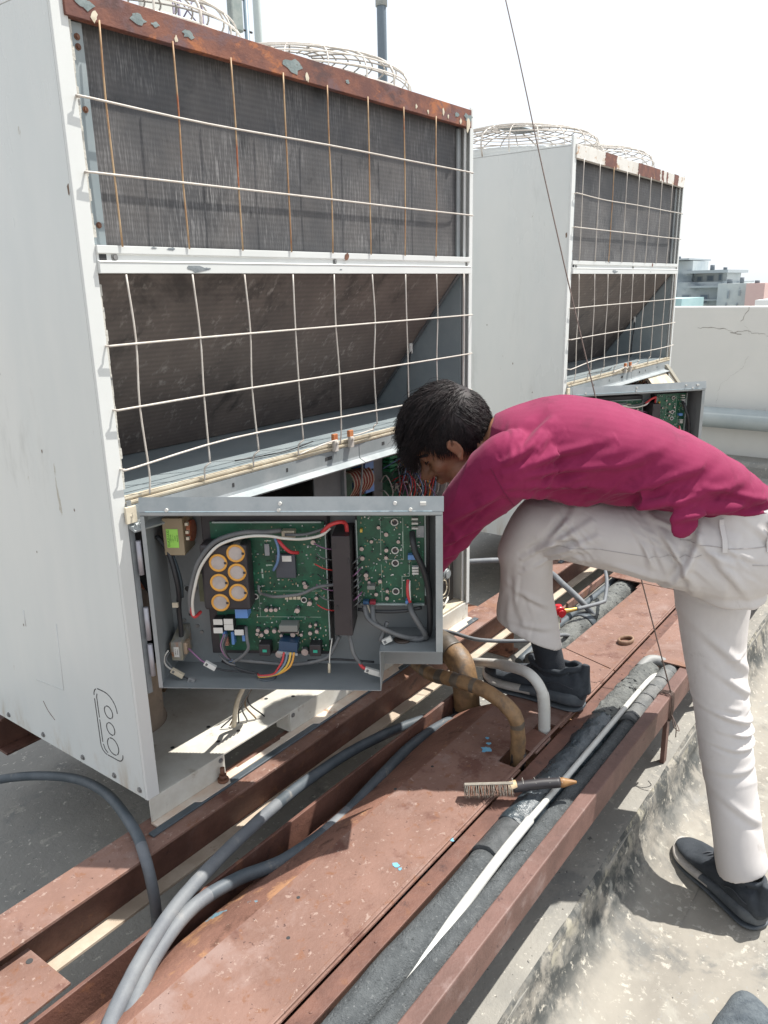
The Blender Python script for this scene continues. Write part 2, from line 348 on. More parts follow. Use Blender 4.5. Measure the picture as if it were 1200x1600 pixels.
m = MB(); m.box(-2.2, 3.2, -.549, -.541, -.0598, -.0555); m.build('edge_ridge', platered, p1, bevel=.0015)
# paint chips and holes on it
m = MB()
rnd = random.Random(3)
def splat(m, x, y, z, r, n=11, sx=1.):
    vs = [(x+sx*r*cos(2*pi*k/n)*rnd.uniform(.35, 1.1), y+r*sin(2*pi*k/n)*rnd.uniform(.35, 1.1), z) for k in range(n)]
    m.add([(x, y, z+.0004)]+vs, [(0, 1+k, 1+(k+1) % n) for k in range(n)], 0)
splat(m, .655, -.446, -.0592, .016); splat(m, .68, -.440, -.0592, .008); splat(m, .70, -.425, -.0592, .006); splat(m, .33, -.55, -.0592, .006)
splat(m, .205, -.50, -.0592, .009); splat(m, .20, -.512, -.0592, .005)
m.build('blue_paint_chip', M('sky_blue_paint', (.12, .36, .55), (.20, .45, .60), 40, .6), p1)
m = MB()
for x, y in ((.03, -.40), (.52, -.377), (.98, -.535), (1.05, -.38), (1.19, -.40), (-.05, -.45), (.40, -.36+.004)):
    m.cyl((x, y, -.062), (x, y, -.0594), .0035, 10)
m.build('bolt_hole', dark, p1)
# lid flap round the openings
m = MB(); m.prism([(.700, -.549), (.792, -.549), (.800, -.500), (.716, -.494)], -.0598, -.0565, 'z'); m.build('flap', beamred, p1)
p2 = plate('cover_plate', [[(1.226, YB), (1.95, YB), (1.95, -.387), (1.281, -.373)]], -.064, -.060, platered, 'sunlit red cover plate behind the raised shoe with a brown ring on it', GR)
p3 = plate('cover_plate', [[(1.956, YB), (3.2, YB), (3.2, -.25), (1.956, -.25)]], -.064, -.06, platered, 'wide red cover plate crossing the pipes beyond the gap', GR)
p4 = plate('cover_plate', [[(1.358, -.592), (3.4, -.592), (3.4, -.752), (1.358, -.752)]], -.0625, -.0585, platered, 'red cover plate laid over the outer pipe run beside the standing leg', GR)
# inner rail of the trench
m = MB(); m.prism([(-.590, -.070), (-.5535, -.070), (-.5535, -.16), (-.558, -.16), (-.558, -.075), (-.590, -.075)], -2.2, 3.2, 'x')
for k in range(16):
    x = -.3+k*.17; m.cyl((x, -.574, -.071), (x, -.574, -.0685), .003, 8)
tag(m.build('inner_rail', beamred, bevel=.001), 'perforated rusty rail running along the inner side of the pipe trench', 'rail')
# outer rail, square section, with legs
m = MB(); m.box(-2.2, 1.75, -.732, -.699, -.133, -.0635)
orail = m.build('outer_rail', railred, bevel=.003)
tag(orail, 'square red steel rail along the outer edge of the pipe trench', 'rail')
for x in (-.75, 1.245, 1.62):
    MB().box(x-.012, x+.012, -.712, -.7, GZ, -.133).build('leg', railred, orail)
# side box frame by the far gap
m = MB(); m.box(1.62, 1.98, -.232, -.222, -.09, -.062); m.box(1.62, 1.98, -.2215, -.205, -.09, -.085)
tag(m.build('side_angle', platered, bevel=.001), 'short red angle bar beside the far gap in the cover plates', 'angle iron')
m = MB(); m.box(1.90, 1.952, -.40, -.375, -.10, -.0625)
tag(m.build('gap_bar', beamred, bevel=.001), 'small red bar across the edge of the far gap', 'angle iron')
# plate welded at the lower left
m = MB(); m.prism([(-.312, -.050), (-.309, -.182), (-.62, -.19), (-.62, -.05)], -.105, -.0995, 'z')
pl = m.build('gusset_plate', platered, bevel=.001); tag(pl, 'small red plate welded between beam and angle iron at the lower left corner', 'steel plate')
MB().cyl((-.327, -.082, -.103), (-.327, -.082, -.0985), .006, 12).build('bolt_hole', dark, pl)

# ================================================================ pipes in the trench
def pipe_thing(name, mat, pts, r, label, cat='pipe', seg=20, res=8, jitter=0., group=None, rfun=None):
    o = MB().tube(pts, r, seg, res=res, jitter=jitter, rfun=rfun).build(name, mat); return tag(o, label, cat, group)
def line(x0, x1, y, z, n=10): return [(x0+(x1-x0)*k/n, y+.0015*sin(k*1.7+x0), z+.0015*cos(k*2.1)) for k in range(n+1)]
ip = empty('insulated_pipe', (.3, -.618, -.10)); tag(ip, 'thick black foam insulated pipe nearest the cover plates, tarred along its middle', 'pipe')
def child_tube(parent, name, mat, pts, r, **k):
    L = Vector(parent.location); return MB().tube([Vector(p)-L for p in pts], r, **k).build(name, mat, parent)
child_tube(ip, 'foam_sleeve', foam, line(-2.2, .355, -.620, -.098, 24), .033, seg=28, res=3, jitter=.03)
child_tube(ip, 'foam_sleeve', M('shiny_foam', (.06, .066, .068), (.10, .105, .108), 40, .45, 1., 320, .003, spots=[((.22, .23, .23), 60, .63, .06)]), line(.345, .46, -.620, -.094, 6), .037, seg=28, res=4, jitter=.05)
child_tube(ip, 'tarred_sleeve', tar, line(.455, .985, -.617, -.095, 16), .0375, seg=36, res=6, jitter=.12)
child_tube(ip, 'crumbled_sleeve', foamrough, line(.975, 1.19, -.614, -.094, 10), .0385, seg=36, res=6, jitter=.16)
child_tube(ip, 'end_sleeve', foamrough, line(1.19, 1.335, -.614, -.092, 6), .036, seg=28, res=4, jitter=.06)
child_tube(ip, 'elbow', M('grey_elbow', (.20, .205, .205), (.28, .28, .27), 20, .6), [(1.30, -.60, -.075), (1.35, -.615, -.062), (1.375, -.65, -.075), (1.36, -.668, -.11)], .016, seg=14)
ip2 = empty('insulated_pipe', (.3, -.674, -.088)); tag(ip2, 'thinner black foam insulated pipe lying against the outer rail', 'pipe')
child_tube(ip2, 'foam_sleeve', foam, line(-2.2, 1.02, -.6745, -.097, 20), .0240, seg=24, res=4, jitter=.04)
child_tube(ip2, 'taped_sleeve', M('worn_foam', (.12, .125, .125), (.18, .18, .175), 30, .8, 1., 160, .003), line(1.01, 1.45, -.6725, -.09, 12), .0255, seg=24, res=6, jitter=.09)
for k in range(7):
    x = 1.03+k*.06; child_tube(ip2, 'tape_band', greyw, [(x, -.6725, -.09), (x+.004, -.6725, -.09)], .0268, seg=24, res=1)
pipe_thing('white_conduit', pvcbright, [(-2.2, -.652, -.125), (-.40, -.652, -.122), (-.10, -.652, -.112), (.10, -.652, -.090), (.22, -.6515, -.0775), (.36, -.651, -.066), (.48, -.651, -.062)], .0100,
           'clean white plastic conduit squeezed between the two foam pipes in the foreground', 'conduit', 14)
pipe_thing('white_conduit', pvc, [(.465, -.651, -.061), (.7, -.651, -.063), (.95, -.651, -.063), (1.22, -.650, -.066), (1.33, -.648, -.09)], .0070,
           'dull thin continuation of the white conduit beside the tarred pipe', 'conduit', 12)
# far foam pipe in the gap
ff = empty('insulated_pipe', (1.6, -.30, -.12)); tag(ff, 'crumbling grey foam pipe showing in the far gap behind the shin', 'pipe')
child_tube(ff, 'foam_sleeve', foamrough, line(1.22, 1.56, -.305, -.118, 10), .045, seg=30, res=5, jitter=.1)
child_tube(ff, 'foam_sleeve', foamrough, line(1.60, 2.12, -.305, -.114, 10), .043, seg=30, res=5, jitter=.1)
child_tube(ff, 'strap', cabledark, [(1.565, -.305, -.118), (1.60, -.305, -.118)], .048, seg=24, res=1)
pipe_thing('grey_hose', cabledark, [(1.22, -.245, -.12), (1.5, -.25, -.10), (1.8, -.25, -.10), (2.2, -.25, -.10)], .014, 'dark hose lying along the far foam pipe', 'hose', 12)

# cables
pipe_thing('thick_cable', cabledark, [(-.09, .80, -.27), (-.013, .645, -.20), (.045, .432, -.14), (.029, .225, -.085), (-.036, .017, -.046)], .0125,
           'thick blue grey cable arching out from under the nearer unit at the left edge', 'cable', 14) if False else None
m = MB(); pth = [(-.11, .84, -.29), (-.013, .645, -.20), (.045, .432, -.14), (.029, .225, -.085), (-.034, .020, -.047), (-.068, -.070, -.062), (-.074, -.095, -.16), (-.058, -.060, -.30)]
m.tube(pth, .0115, 16, res=12, mfun=lambda t: 0 if t < .66 else 1)
tag(m.build('thick_cable', [cabledark, cablegrey]), 'thick blue grey cable looping over the beam at the far left', 'cable')
pb = [(-.45, -.44, -.085), (-.355, -.355, -.072), (-.314, -.319, -.072), (-.205, -.257, -.072), (-.077, -.205, -.076), (.117, -.155, -.092), (.342, -.115, -.115), (.584, -.105, -.140), (.805, -.143, -.160), (.96, -.2, -.185)]
m = MB(); m.tube(pb, .0138, 16, res=10, mfun=lambda t: 0 if t < .62 else 1, jitter=.05)
tag(m.build('thick_cable', [cablegrey, cabledark]), 'upper one of the two thick grey cables curving down to the bottom edge', 'cable')
pc = [(-.43, -.45, -.12), (-.339, -.363, -.09), (-.295, -.330, -.086), (-.202, -.268, -.088), (-.085, -.231, -.088), (.024, -.236, -.098), (.132, -.268, -.108), (.288, -.279, -.108), (.480, -.252, -.115), (.650, -.225, -.128), (.80, -.22, -.145), (.96, -.24, -.165)]
m = MB(); m.tube(pc, .0138, 16, res=10, mfun=lambda t: 0 if t < .40 or .60 < t < .65 else 1, jitter=.03)
tag(m.build('thick_cable', [cablegrey, cabledark]), 'lower one of the two thick grey cables lying on the rusty flank', 'cable')

# taped brown pipes
bp = empty('taped_pipe', (.91, -.22, -.1)); tag(bp, 'fat brown taped refrigerant pipe bending down beside the open control box', 'pipe')
child_tube(bp, 'tape_sleeve', brown, [(.93, .10, .035), (.945, -.02, .030), (.945, -.13, .022), (.925, -.20, .000), (.912, -.228, -.04), (.910, -.236, -.10), (.914, -.238, -.150)], .037, seg=24, res=8, jitter=.07)
child_tube(bp, 'black_collar', blackp, [(.914, -.238, -.138), (.914, -.238, -.20)], .042, seg=24, res=1)
child_tube(bp, 'tape_band', browndk, [(.950, -.10, .026), (.942, -.145, .021), (.930, -.178, .011)], .0385, seg=24, res=6, jitter=.05)
bp2 = empty('taped_pipe', (.68, -.4, 0)); tag(bp2, 'thin brown and black taped pipe entering the near opening of the plate', 'pipe')
q2 = [(.90, .0, -.0), (.80, -.12, .035), (.712, -.24, .062), (.676, -.34, .088), (.668, -.42, .092), (.664, -.485, .076), (.668, -.514, .045), (.672, -.522, .005), (.675, -.523, -.11)]
m = MB(); m.tube([Vector(p)-Vector((.68, -.4, 0)) for p in q2], .0180, 18, res=12, jitter=.16,
                 mfun=lambda t: 1 if (t < .5 and int(t*40) % 3 == 0) or (.80 < t < .84) else 0)
m.build('tape_sleeve', [brown, browndk], bp2)
child_tube(bp2, 'black_collar', blackp, [(.675, -.523, -.05), (.675, -.523, -.09)], .0185, seg=18, res=1)
pipe_thing('white_drain_pipe', pvc, [(1.12, -.10, -.13), (1.06, -.17, -.075), (1.0, -.245, -.03), (.915, -.335, .028), (.845, -.42, .072), (.812, -.478, .086), (.806, -.512, .062), (.812, -.522, .015), (.818, -.524, -.10)], .0138,
           'white plastic drain pipe bending down in front of the raised shoe', 'pipe', 18, 10, rfun=lambda t: 1.12 if (.40 < t < .47 or .80 < t < .99) else 1.)
pipe_thing('thin_hose', cablegrey, [(.92, .0, .012), (1.053, -.061, .004), (1.072, -.187, -.0), (1.184, -.302, -.015), (1.34, -.33, -.05), (1.45, -.32, -.1)], .0062,
           'thin grey hose crossing from the control box to behind the shin', 'hose', 10)
pipe_thing('thin_hose', cablegrey, [(1.50, .42, -.02), (1.658, .20, .0), (1.782, .078, -.01), (1.76, -.08, -.012), (1.665, -.19, -.012), (1.60, -.29, -.035), (1.64, -.335, -.11)], .0105,
           'grey hose arching between the units and down behind the knee', 'hose', 12)
gv = empty('gauge_valve', (1.47, -.262, -.03)); tag(gv, 'small red valve with brass fitting and a thin grey charging hose behind the shin', 'valve')
child_tube(gv, 'hose', cablegrey, [(1.93, -.225, .06), (1.88, -.25, .03), (1.768, -.312, .0), (1.655, -.352, -.028), (1.63, -.352, -.032), (1.57, -.330, -.030), (1.52, -.305, -.03)], .0065, seg=10)
child_tube(gv, 'brass_fitting', M('brass', (.55, .36, .10), (.62, .42, .16), 30, .3, metal=.9), [(1.525, -.306, -.03), (1.49, -.285, -.03), (1.478, -.275, -.03)], .009, seg=12, rfun=lambda t: .7+.5*t)
child_tube(gv, 'lower_hose', M('cream_hose', (.42, .40, .32), None, 20, .5), [(1.455, -.27, -.04), (1.44, -.275, -.075), (1.45, -.285, -.12)], .007, seg=10)
m = MB(); m.cyl((-.012, -.014, .0), (.012, .012, .0), .019, 18); m.cyl((0, 0, -.04), (0, 0, .022), .010, 12); m.cyl((-.014, -.017, 0), (-.018, -.021, 0), .012, 14)
m.build('valve_body', M('red_enamel', (.55, .02, .03), (.6, .03, .04), 10, .3), gv)
# small rusty ring
m = MB(); n = 28
for k in range(n): pass
prof = [(.030, 0), (.032, .006), (.030, .013), (.024, .013), (.024, .0), (.030, 0)]
m.lathe(prof, (0, 0, 0), 28)
rg = m.build('steel_ring', M('brown_ring', (.19, .11, .07), (.27, .17, .11), 40, .6), loc=(1.425, -.512, -.0595)); rg.scale = (1, .68, 1); rg.rotation_euler = (0, 0, -.3)
tag(rg, 'small oval brown ring lying on the sunny cover plate', 'ring')

# wire brush lying over plate and pipe
wb = empty('wire_brush', (.497, -.570, -.044), (-.75, 0, math.atan2(-.705+.505, .60-.445)))
tag(wb, 'wire scratch brush with black taped handle lying across the plate edge and the pipe', 'brush')
m = MB(); m.box(-.078, .03, -.012, .012, .020, .026); m.build('brush_back', M('weathered_wood', (.25, .22, .18), (.33, .30, .25), 60, .8, .3, 200, .001), wb, bevel=.001)
m = MB(); rnd = random.Random(5)
for i in range(26):
    for j in range(4):
        bx_, by_ = -.076+i*.0041, -.0105+j*.0066
        for t in range(4):
            a = Vector((bx_+rnd.uniform(-.001, .001), by_, .020)); b = a+Vector((rnd.uniform(-.005, .005), rnd.uniform(-.005, .005)-.005, -.030+rnd.uniform(0, .008)))
            s_ = .0007; m.add([a+Vector((s_, 0, 0)), a+Vector((-s_, s_, 0)), a+Vector((-s_, -s_, 0)), b], [(0, 1, 3), (1, 2, 3), (2, 0, 3)], rnd.choice((0, 0, 1)))
br = m.build('bristles', [M('wire_bristle', (.10, .088, .075), (.20, .175, .145), 90, .6), boltm], wb); br['kind'] = 'stuff'
m = MB(); m.tube([(.028, 0, .014), (.06, 0, .018), (.10, 0, .021), (.135, 0, .022)], .0115, 14, res=5, jitter=.06, mfun=lambda t: 0)
m.build('handle', blackp, wb)
m = MB(); m.tube([(.134, 0, .022), (.150, 0, .0225), (.172, 0, .022)], .0112, 12, res=5, rfun=lambda t: 1-.75*max(0, t-.3)/.7, jitter=.1); m.build('handle_tip', M('amber_wood', (.22, .105, .035), (.3, .16, .06), 50, .5), wb)
m = MB(); m.tube([(.018, 0, .014), (.030, 0, .016), (.038, 0, .017)], .0125, 12, res=4, jitter=.3); m.build('tape_wrap', M('tan_tape', (.45, .30, .15), (.55, .42, .27), 60, .6), wb)
m = MB()
for k in range(5):
    x = .03+k*.026+.004*sin(k*5); m.tube([(x, -.012, .02), (x+.004*sin(k*3), .0, .035), (x+.009*cos(k*2), .011, .022)], .00035, 4, res=3, cap=False)
m.build('loose_thread', whitew, wb)
# guy wire tied to the rail
A = Vector((1.175, -.732, -.06)); D = ray_far = Vector((1.0, 0, 0))
G1 = Vector((.62, .66, 1.93))
GD = (Vector((GUY[0], GUY[1], GUY[2]))-A)
m = MB(); m.tube([A+GD*t+Vector((0, 0, -.05*sin(pi*min(t, 1)))) for t in (0, .25, .5, .75, 1, 1.6)], .0019, 6, res=4)
gw = m.build('guy_wire', M('brown_twisted_wire', (.10, .07, .06), (.17, .12, .10), 200, .6, .5, 400, .001)); tag(gw, 'thin brown guy wire running from the sky down to the outer rail', 'wire')
m = MB()
for k in range(4):
    x = 1.168+.006*k; m.tube([(x, -.736, -.137), (x, -.7365, -.06), (x+.003, -.715, -.0595), (x+.004, -.6955, -.07), (x+.004, -.6955, -.137), (x, -.72, -.138), (x, -.736, -.137)], .0016, 5, res=2)
m.tube([(1.175, -.737, -.12), (1.165, -.75, -.15), (1.18, -.76, -.165), (1.20, -.748, -.16)], .0015, 5); m.tube([(1.175, -.737, -.12), (1.16, -.755, -.14), (1.15, -.76, -.17)], .0015, 5)
m.build('knot', gw.data.materials[0], gw)
# grey mound standing in for an unidentified dark shape at the lower right corner
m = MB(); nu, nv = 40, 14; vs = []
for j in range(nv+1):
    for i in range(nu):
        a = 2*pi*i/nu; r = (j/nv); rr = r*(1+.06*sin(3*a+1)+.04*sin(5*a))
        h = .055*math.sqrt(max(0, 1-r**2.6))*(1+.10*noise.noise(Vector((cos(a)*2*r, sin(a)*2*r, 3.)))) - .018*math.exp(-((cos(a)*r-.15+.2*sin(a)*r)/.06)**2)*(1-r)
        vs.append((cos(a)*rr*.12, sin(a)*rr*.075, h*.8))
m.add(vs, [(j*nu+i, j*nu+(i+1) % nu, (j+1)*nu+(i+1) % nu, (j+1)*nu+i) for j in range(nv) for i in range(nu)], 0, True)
cl = m.build('grey_mound', M('dark_grey_fuzz', (.075, .09, .105), (.12, .14, .155), 60, .95, 1., 260, .003, spots=[((.035, .045, .055), 9, .6, .2)]), loc=MOUND, rot=(0, 0, .15))
tag(cl, 'dark grey fuzzy mound on the sunny concrete in the bottom right corner', 'cloth')
# ================================================================ outdoor unit
W_, D_ = 1.32, .79
TOP, CAPB, MU, ML, LED = 1.5116, 1.4682, 1.1156, 1.0681, .6624
def txt(name, s, size, mat, parent, loc, rot, ext=.0001):
    cu = bpy.data.curves.new(name, 'FONT'); cu.body = s; cu.size = size; cu.extrude = ext; cu.align_x = 'CENTER'; cu.align_y = 'CENTER'
    o = bpy.data.objects.new(name, cu); COL.objects.link(o)
    dg = bpy.context.evaluated_depsgraph_get(); me = bpy.data.meshes.new_from_object(o.evaluated_get(dg)); bpy.data.objects.remove(o)
    me.materials.clear(); me.materials.append(mat); return link(name, me, parent, 0, loc, rot)
def screw(parent, p, n, r=.005, mat=None, name='screw'):
    m = MB(); p = Vector(p); n = Vector(n).normalized(); m.cyl(p, p+n*.0015, r*1.35, 14); m.cyl(p+n*.0015, p+n*.004, r*.85, 6)
    return m.build(name, mat or screwm, parent)
def make_unit(seed):
    rnd = random.Random(seed)
    u = empty('outdoor_unit')
    # panels and posts
    MB().box(0, .003, .006, D_, 0, TOP-.005).build('side_panel', panelw, u)
    MB().box(W_-.003, W_, .006, D_, 0, TOP-.005).build('side_panel', panelw, u)
    MB().box(.003, W_-.003, D_-.004, D_, .02, TOP-.005).build('back_panel', panelw, u)
    m = MB(); m.box(-.001, .0293, -.001, .002, 0, TOP+.03); m.box(-.001, .0012, .002, .006, 0, TOP+.03); m.box(.0273, .0293, .002, .02, 0, TOP+.03); m.build('corner_post', white, u, bevel=.0012)
    m = MB(); m.box(W_-.0175, W_+.001, -.001, .002, -.006, TOP+.012); m.box(W_-.002, W_+.001, .002, .006, -.006, TOP+.012); m.box(W_-.030, W_-.0195, .010, .014, 0, CAPB); m.build('corner_post', white, u, bevel=.001)
    # knock-outs punched in the near side panel
    def dashes(m, pts, closed, gap=(.18, .62)):
        n = len(pts)
        for i in range(n if closed else n-1):
            a, b = Vector(pts[i]), Vector(pts[(i+1) % n]); d = (b-a).normalized(); nn = Vector((-d.y, d.x))*.0011
            vs = [(-.0006, p.x, p.y) for p in (a+nn, b+nn, b-nn, a-nn)]
            m.add(vs+[(v[0]+.0005, v[1], v[2]) for v in vs], [(0, 1, 2, 3), (7, 6, 5, 4), (0, 4, 5, 1), (1, 5, 6, 2), (2, 6, 7, 3), (3, 7, 4, 0)], 0)
    def rr(y0, y1, z0, z1, r, n=6, big=None):
        P = []
        for cx, cz, a0, R_ in ((y1-r, z1-r, 0, r), (y0+(big or r), z1-(big or r), 90, big or r), (y0+r, z0+r, 180, r), (y1-r, z0+r, 270, r)):
            P += [(cx+R_*cos(radians(a0+90*k/n)), cz+R_*sin(radians(a0+90*k/n))) for k in range(n+1)]
        return P
    m = MB()
    for off in (0,):
        A = rr(.072+off, .152+off, .062, .222, .02, big=.04)
        for k in range(len(A)):
            if k in (4, 13): continue
            a, b = A[k], A[(k+1) % len(A)]
            dashes(m, [a, (a[0]+(b[0]-a[0])*.93, a[1]+(b[1]-a[1])*.93)], False)
        B = [(.140+off, .208), (.143+off, .20), (.143+off, .15)], [(.143+off, .145), (.143+off, .09)], [(.142+off, .085), (.137+off, .073), (.128+off, .068)]
        for b in B: dashes(m, b, False)
        for cz, r in ((.175, .0145), (.135, .0145), (.092, .020)):
            n = 28; pts = [(.105+off+r*cos(2*pi*k/n), cz+r*sin(2*pi*k/n)) for k in range(n)]
            for k in range(n):
                if k in (4, 18): continue
                dashes(m, [pts[k], pts[(k+1) % n]], False)
    m.build('knockout_outline', dark, u)['kind'] = 'stuff'
    for y in (.025, .115, .235, .40, .56, .70): screw(u, (0, y, .016), (-1, 0, 0))
    # pressed edge line of the side panel
    for y, z, r in ((.012, 1.205, .006), (.13, .62, .0025), (.34, .88, .002), (.30, .50, .002), (.22, .73, .0025), (.41, .30, .0022), (.47, 1.1, .002)):
        m = MB(); n = 9; m.add([(-.0007, y, z)]+[(-.0004, y+r*cos(2*pi*k/n)*rnd.uniform(.5, 1), z+2.0*r*sin(2*pi*k/n)*rnd.uniform(.5, 1)) for k in range(n)], [(0, 1+(k+1) % n, 1+k) for k in range(n)]); m.build('scuff_mark', M('brown_scuff', (.16, .11, .08), None, 9, .8), u)
    MB().tube([(-.0003, .375, .115), (-.0004, .36, .095), (-.0003, .335, .078)], .0007, 4).build('scratch', M('brown_scuff', (.16, .11, .08)), u)
    for P5 in ([(.265, .34), (.275, .175), (.395, .165)], [(.40, .34), (.40, .30)], [(.0, .0)]):
        if len(P5) > 1: MB().tube([(-.0001, y, z) for y, z in P5], .0011, 6, res=1).build('pressed_line', panelw, u)
    MB().box(-.0012, .0, .006, .0085, .0, TOP-.01).build('panel_fold', panelw, u)
    m = MB(); m.add([(-.0004, .20, .30), (-.0004, .2015, .30), (-.0004, .2015, .44), (-.0004, .20, .44)], [(0, 1, 2, 3)]); 
    # roof with fan housings
    MB().box(.0, W_, .002, D_, TOP-.004, TOP+.002).build('top_panel', white, u, bevel=.001)
    for cx in (.335, .985):
        c = (cx, .405, TOP)
        m = MB(); m.lathe([(.30, .0021), (.31, .03), (.305, .031), (.29, .0022)], c, 48); ring = m.build('fan_shroud', white, u)
        m = MB(); m.lathe([(.0, .012), (.075, .012), (.075, .004), (.29, .003)], c, 40); m.build('fan_hub', dark, u)
        gd = empty('fan_guard', c, parent=u)
        prof = [(.335, .0), (.345, .03), (.345, .055), (.332, .080), (.305, .098), (.272, .110), (.238, .120), (.204, .128), (.170, .134), (.136, .138), (.102, .141), (.070, .143)]
        for r, z in prof[1:]:
            n = 64; MB().tube([(r*cos(2*pi*k/n), r*sin(2*pi*k/n), z) for k in range(n+1)], .0023, 5, res=1, cap=False).build('guard_ring', whitewire, gd)
        for k in range(20):
            a = 2*pi*k/20+.1; MB().tube([(r*cos(a+.12*(1-r/.335)), r*sin(a+.12*(1-r/.335)), z-.002) for r, z in prof], .0024 if k % 5 else .0034, 5, res=2).build('guard_rib', whitewire, gd)
        m = MB(); m.box(-.09, .09, -.045, .045, .138, .144); m.build('guard_plate', bluesteel, gd, bevel=.002)
    # front rails
    m = MB(); m.box(.022, W_-.0185, -.006, .012, CAPB, TOP+.0035); m.box(.022, W_-.0185, .012, .05, CAPB+.035, CAPB+.037); m.build('top_rail', rustcap, u, bevel=.002)
    for x, s_ in ((.058, .014), (.165, .013), (.20, .006), (.275, .010), (.555, .020), (.74, .006), (1.22, .010), (1.285, .016)):
        m = MB(); splat_y(m, x, -.0068, CAPB+.024, s_, rnd, 1.25); m.build('paint_patch', M('grey_blue_undercoat', (.15, .19, .19), (.22, .26, .255), 70, .6, .5, 200, .001, spots=[((.10, .08, .07), 90, .62, .06)]), u)
    for x, s_, dz in ((.075, .007, .008), (.245, .004, .010), (.60, .006, .008), (1.02, .005, .015), (1.075, .004, .01), (1.15, .006, .02), (1.175, .004, .012), (1.24, .006, .010), (1.28, .012, .006)):
        m = MB(); splat_y(m, x, -.0070, CAPB+dz, s_, rnd, 1.8); m.build('paint_patch', cream, u)
    m = MB(); m.prism([(-.006, MU), (.02, MU), (.02, ML), (-.008, ML), (-.008, ML+.018), (-.0095, ML+.020), (-.002, ML+.0225), (-.002, ML+.032), (-.006, ML+.034)], .0293, W_-.0185, 'x')
    mr = m.build('middle_rail', white, u, bevel=.0008)
    for x in (.065, .675, 1.285): screw(u, (x, -.002, ML+.0275), (0, -1, 0), .005)
    MB().box(.034, .048, -.0035, -.0021, ML+.022, ML+.033).build('rail_slot', dark, u)
    m = MB()
    for x, s_ in ((.245, .030), (.272, .011), (.69, .006)):
        splat_y(m, x, -.0085, ML+.009, s_*.5, rnd)
    splat_y(m, .19, -.0065, MU-.003, .006, rnd); splat_y(m, .15, -.0065, MU-.002, .004, rnd)
    m.build('paint_chip', M('bare_grey_steel', (.15, .17, .185), (.22, .24, .25), 60, .5), u)['kind'] = 'stuff'
    m = MB(); splat_y(m, .715, -.0066, MU-.009, .009, rnd, 1.6); m.build('rust_spot', boltm, u)
    # upper coil
    MB().box(.058, W_-.03, .030, .05, MU-.002, CAPB+.034).build('upper_coil', coilup, u)
    MB().box(.0295, .062, .012, .024, MU+.001, CAPB-.001).build('coil_end_plate', bluesteel, u, bevel=.001)
    MB().box(W_-.048, W_-.031, .022, .029, MU+.001, CAPB-.001).build('coil_end_plate', galv, u, bevel=.001)
    m = MB(); n = 40
    for k in range(n):
        z0, z1 = LED+.01+(CAPB-LED-.012)*k/n, LED+.01+(CAPB-LED-.012)*(k+1)/n
        if z1 > ML and z0 < MU: continue
        m.box(.0295, .036+.006*noise.noise(Vector((k*.9, seed, 0))), .004, .0115, z0, z1)
    m.build('foam_strip', foamstrip, u)['kind'] = 'stuff'
    for z in (1.445, 1.43, 1.335, 1.15): screw(u, (.05, .012, z), (0, -1, 0), .004, boltm)
    # lower sloping coil
    a, b = (.014, ML-.001), (.345, LED-.004); nx, nz = .0325*.78, .0325*.62
    m = MB(); m.prism([a, b, (b[0]+nx, b[1]+nz), (a[0]+nx, a[1]+nz)], .036, W_-.062, 'x'); m.build('lower_coil', coillow, u)
    m = MB(); m.prism([(a[0]-.004, a[1]), (b[0]-.004, b[1]), (b[0]+nx, b[1]+nz), (a[0]+nx, a[1]+nz)], W_-.0618, W_-.048, 'x'); m.build('coil_frame', M('dark_coil_frame', (.07, .075, .08), (.11, .115, .12), 8, .5), u)
    MB().box(W_-.034, W_-.031, .018, D_-.01, .61, 1.064).build('inner_side_sheet', bluesteel, u)
    MB().box(.030, .033, .03, D_-.01, .03, 1.064).build('inner_side_sheet', bluesteel, u)
    MB().box(.036, W_-.036, D_-.02, D_-.012, .03, 1.45).build('inner_back_sheet', dark, u)
    # drip tray with layered front edge
    MB().box(.0335, W_-.0345, .012, .5, LED-.012, LED-.006).build('drip_tray', bluesteel, u)
    lf = MB()
    for k, (y0, z0, z1) in enumerate(((-.001, .6545, .6585), (.003, .6500, .6535), (-.0035, .6455, .6495), (-.001, .6412, .6445))): lf.box(.0295, W_-.02, y0, .012, z0, z1)
    lf.build('layered_edge', cream, u)
    for x0, x1 in ((.0295, .745), (.7475, W_-.02)):
        e = MB(); e.prism([(-.002, .6405), (.008, .6405), (.008, .606), (.004, .597), (-.020, .590), (-.022, .594), (-.004, .603), (-.002, .609)], x0, x1, 'x')
        e.build('tray_front', galv, u, bevel=.0006)
    for x, w in ((.61, .026), (.845, .012), (.93, .006), (.30, .006), (.47, .006), (1.1, .006)): MB().box(x, x+w, -.0026, -.0021, .620, .629).build('slot', dark, u)
    for x, nm in ((.643, 0), (.705, 0)):
        m = MB(); m.box(x-.008, x+.008, -.012, -.003, .668, .684, 0); m.box(x-.007, x+.007, -.014, -.004, .640, .668, 1); m.cyl((x, -.0145, .662), (x, -.019, .662), .004, 10, 1)
        m.build('spring_clip', [M('orange_clip', (.42, .13, .05), (.5, .2, .08), 40, .6), whitewire], u, bevel=.001)
    # grille wires
    X0 = [.080, .232, .373, .520, .662, .810, .958, 1.108]
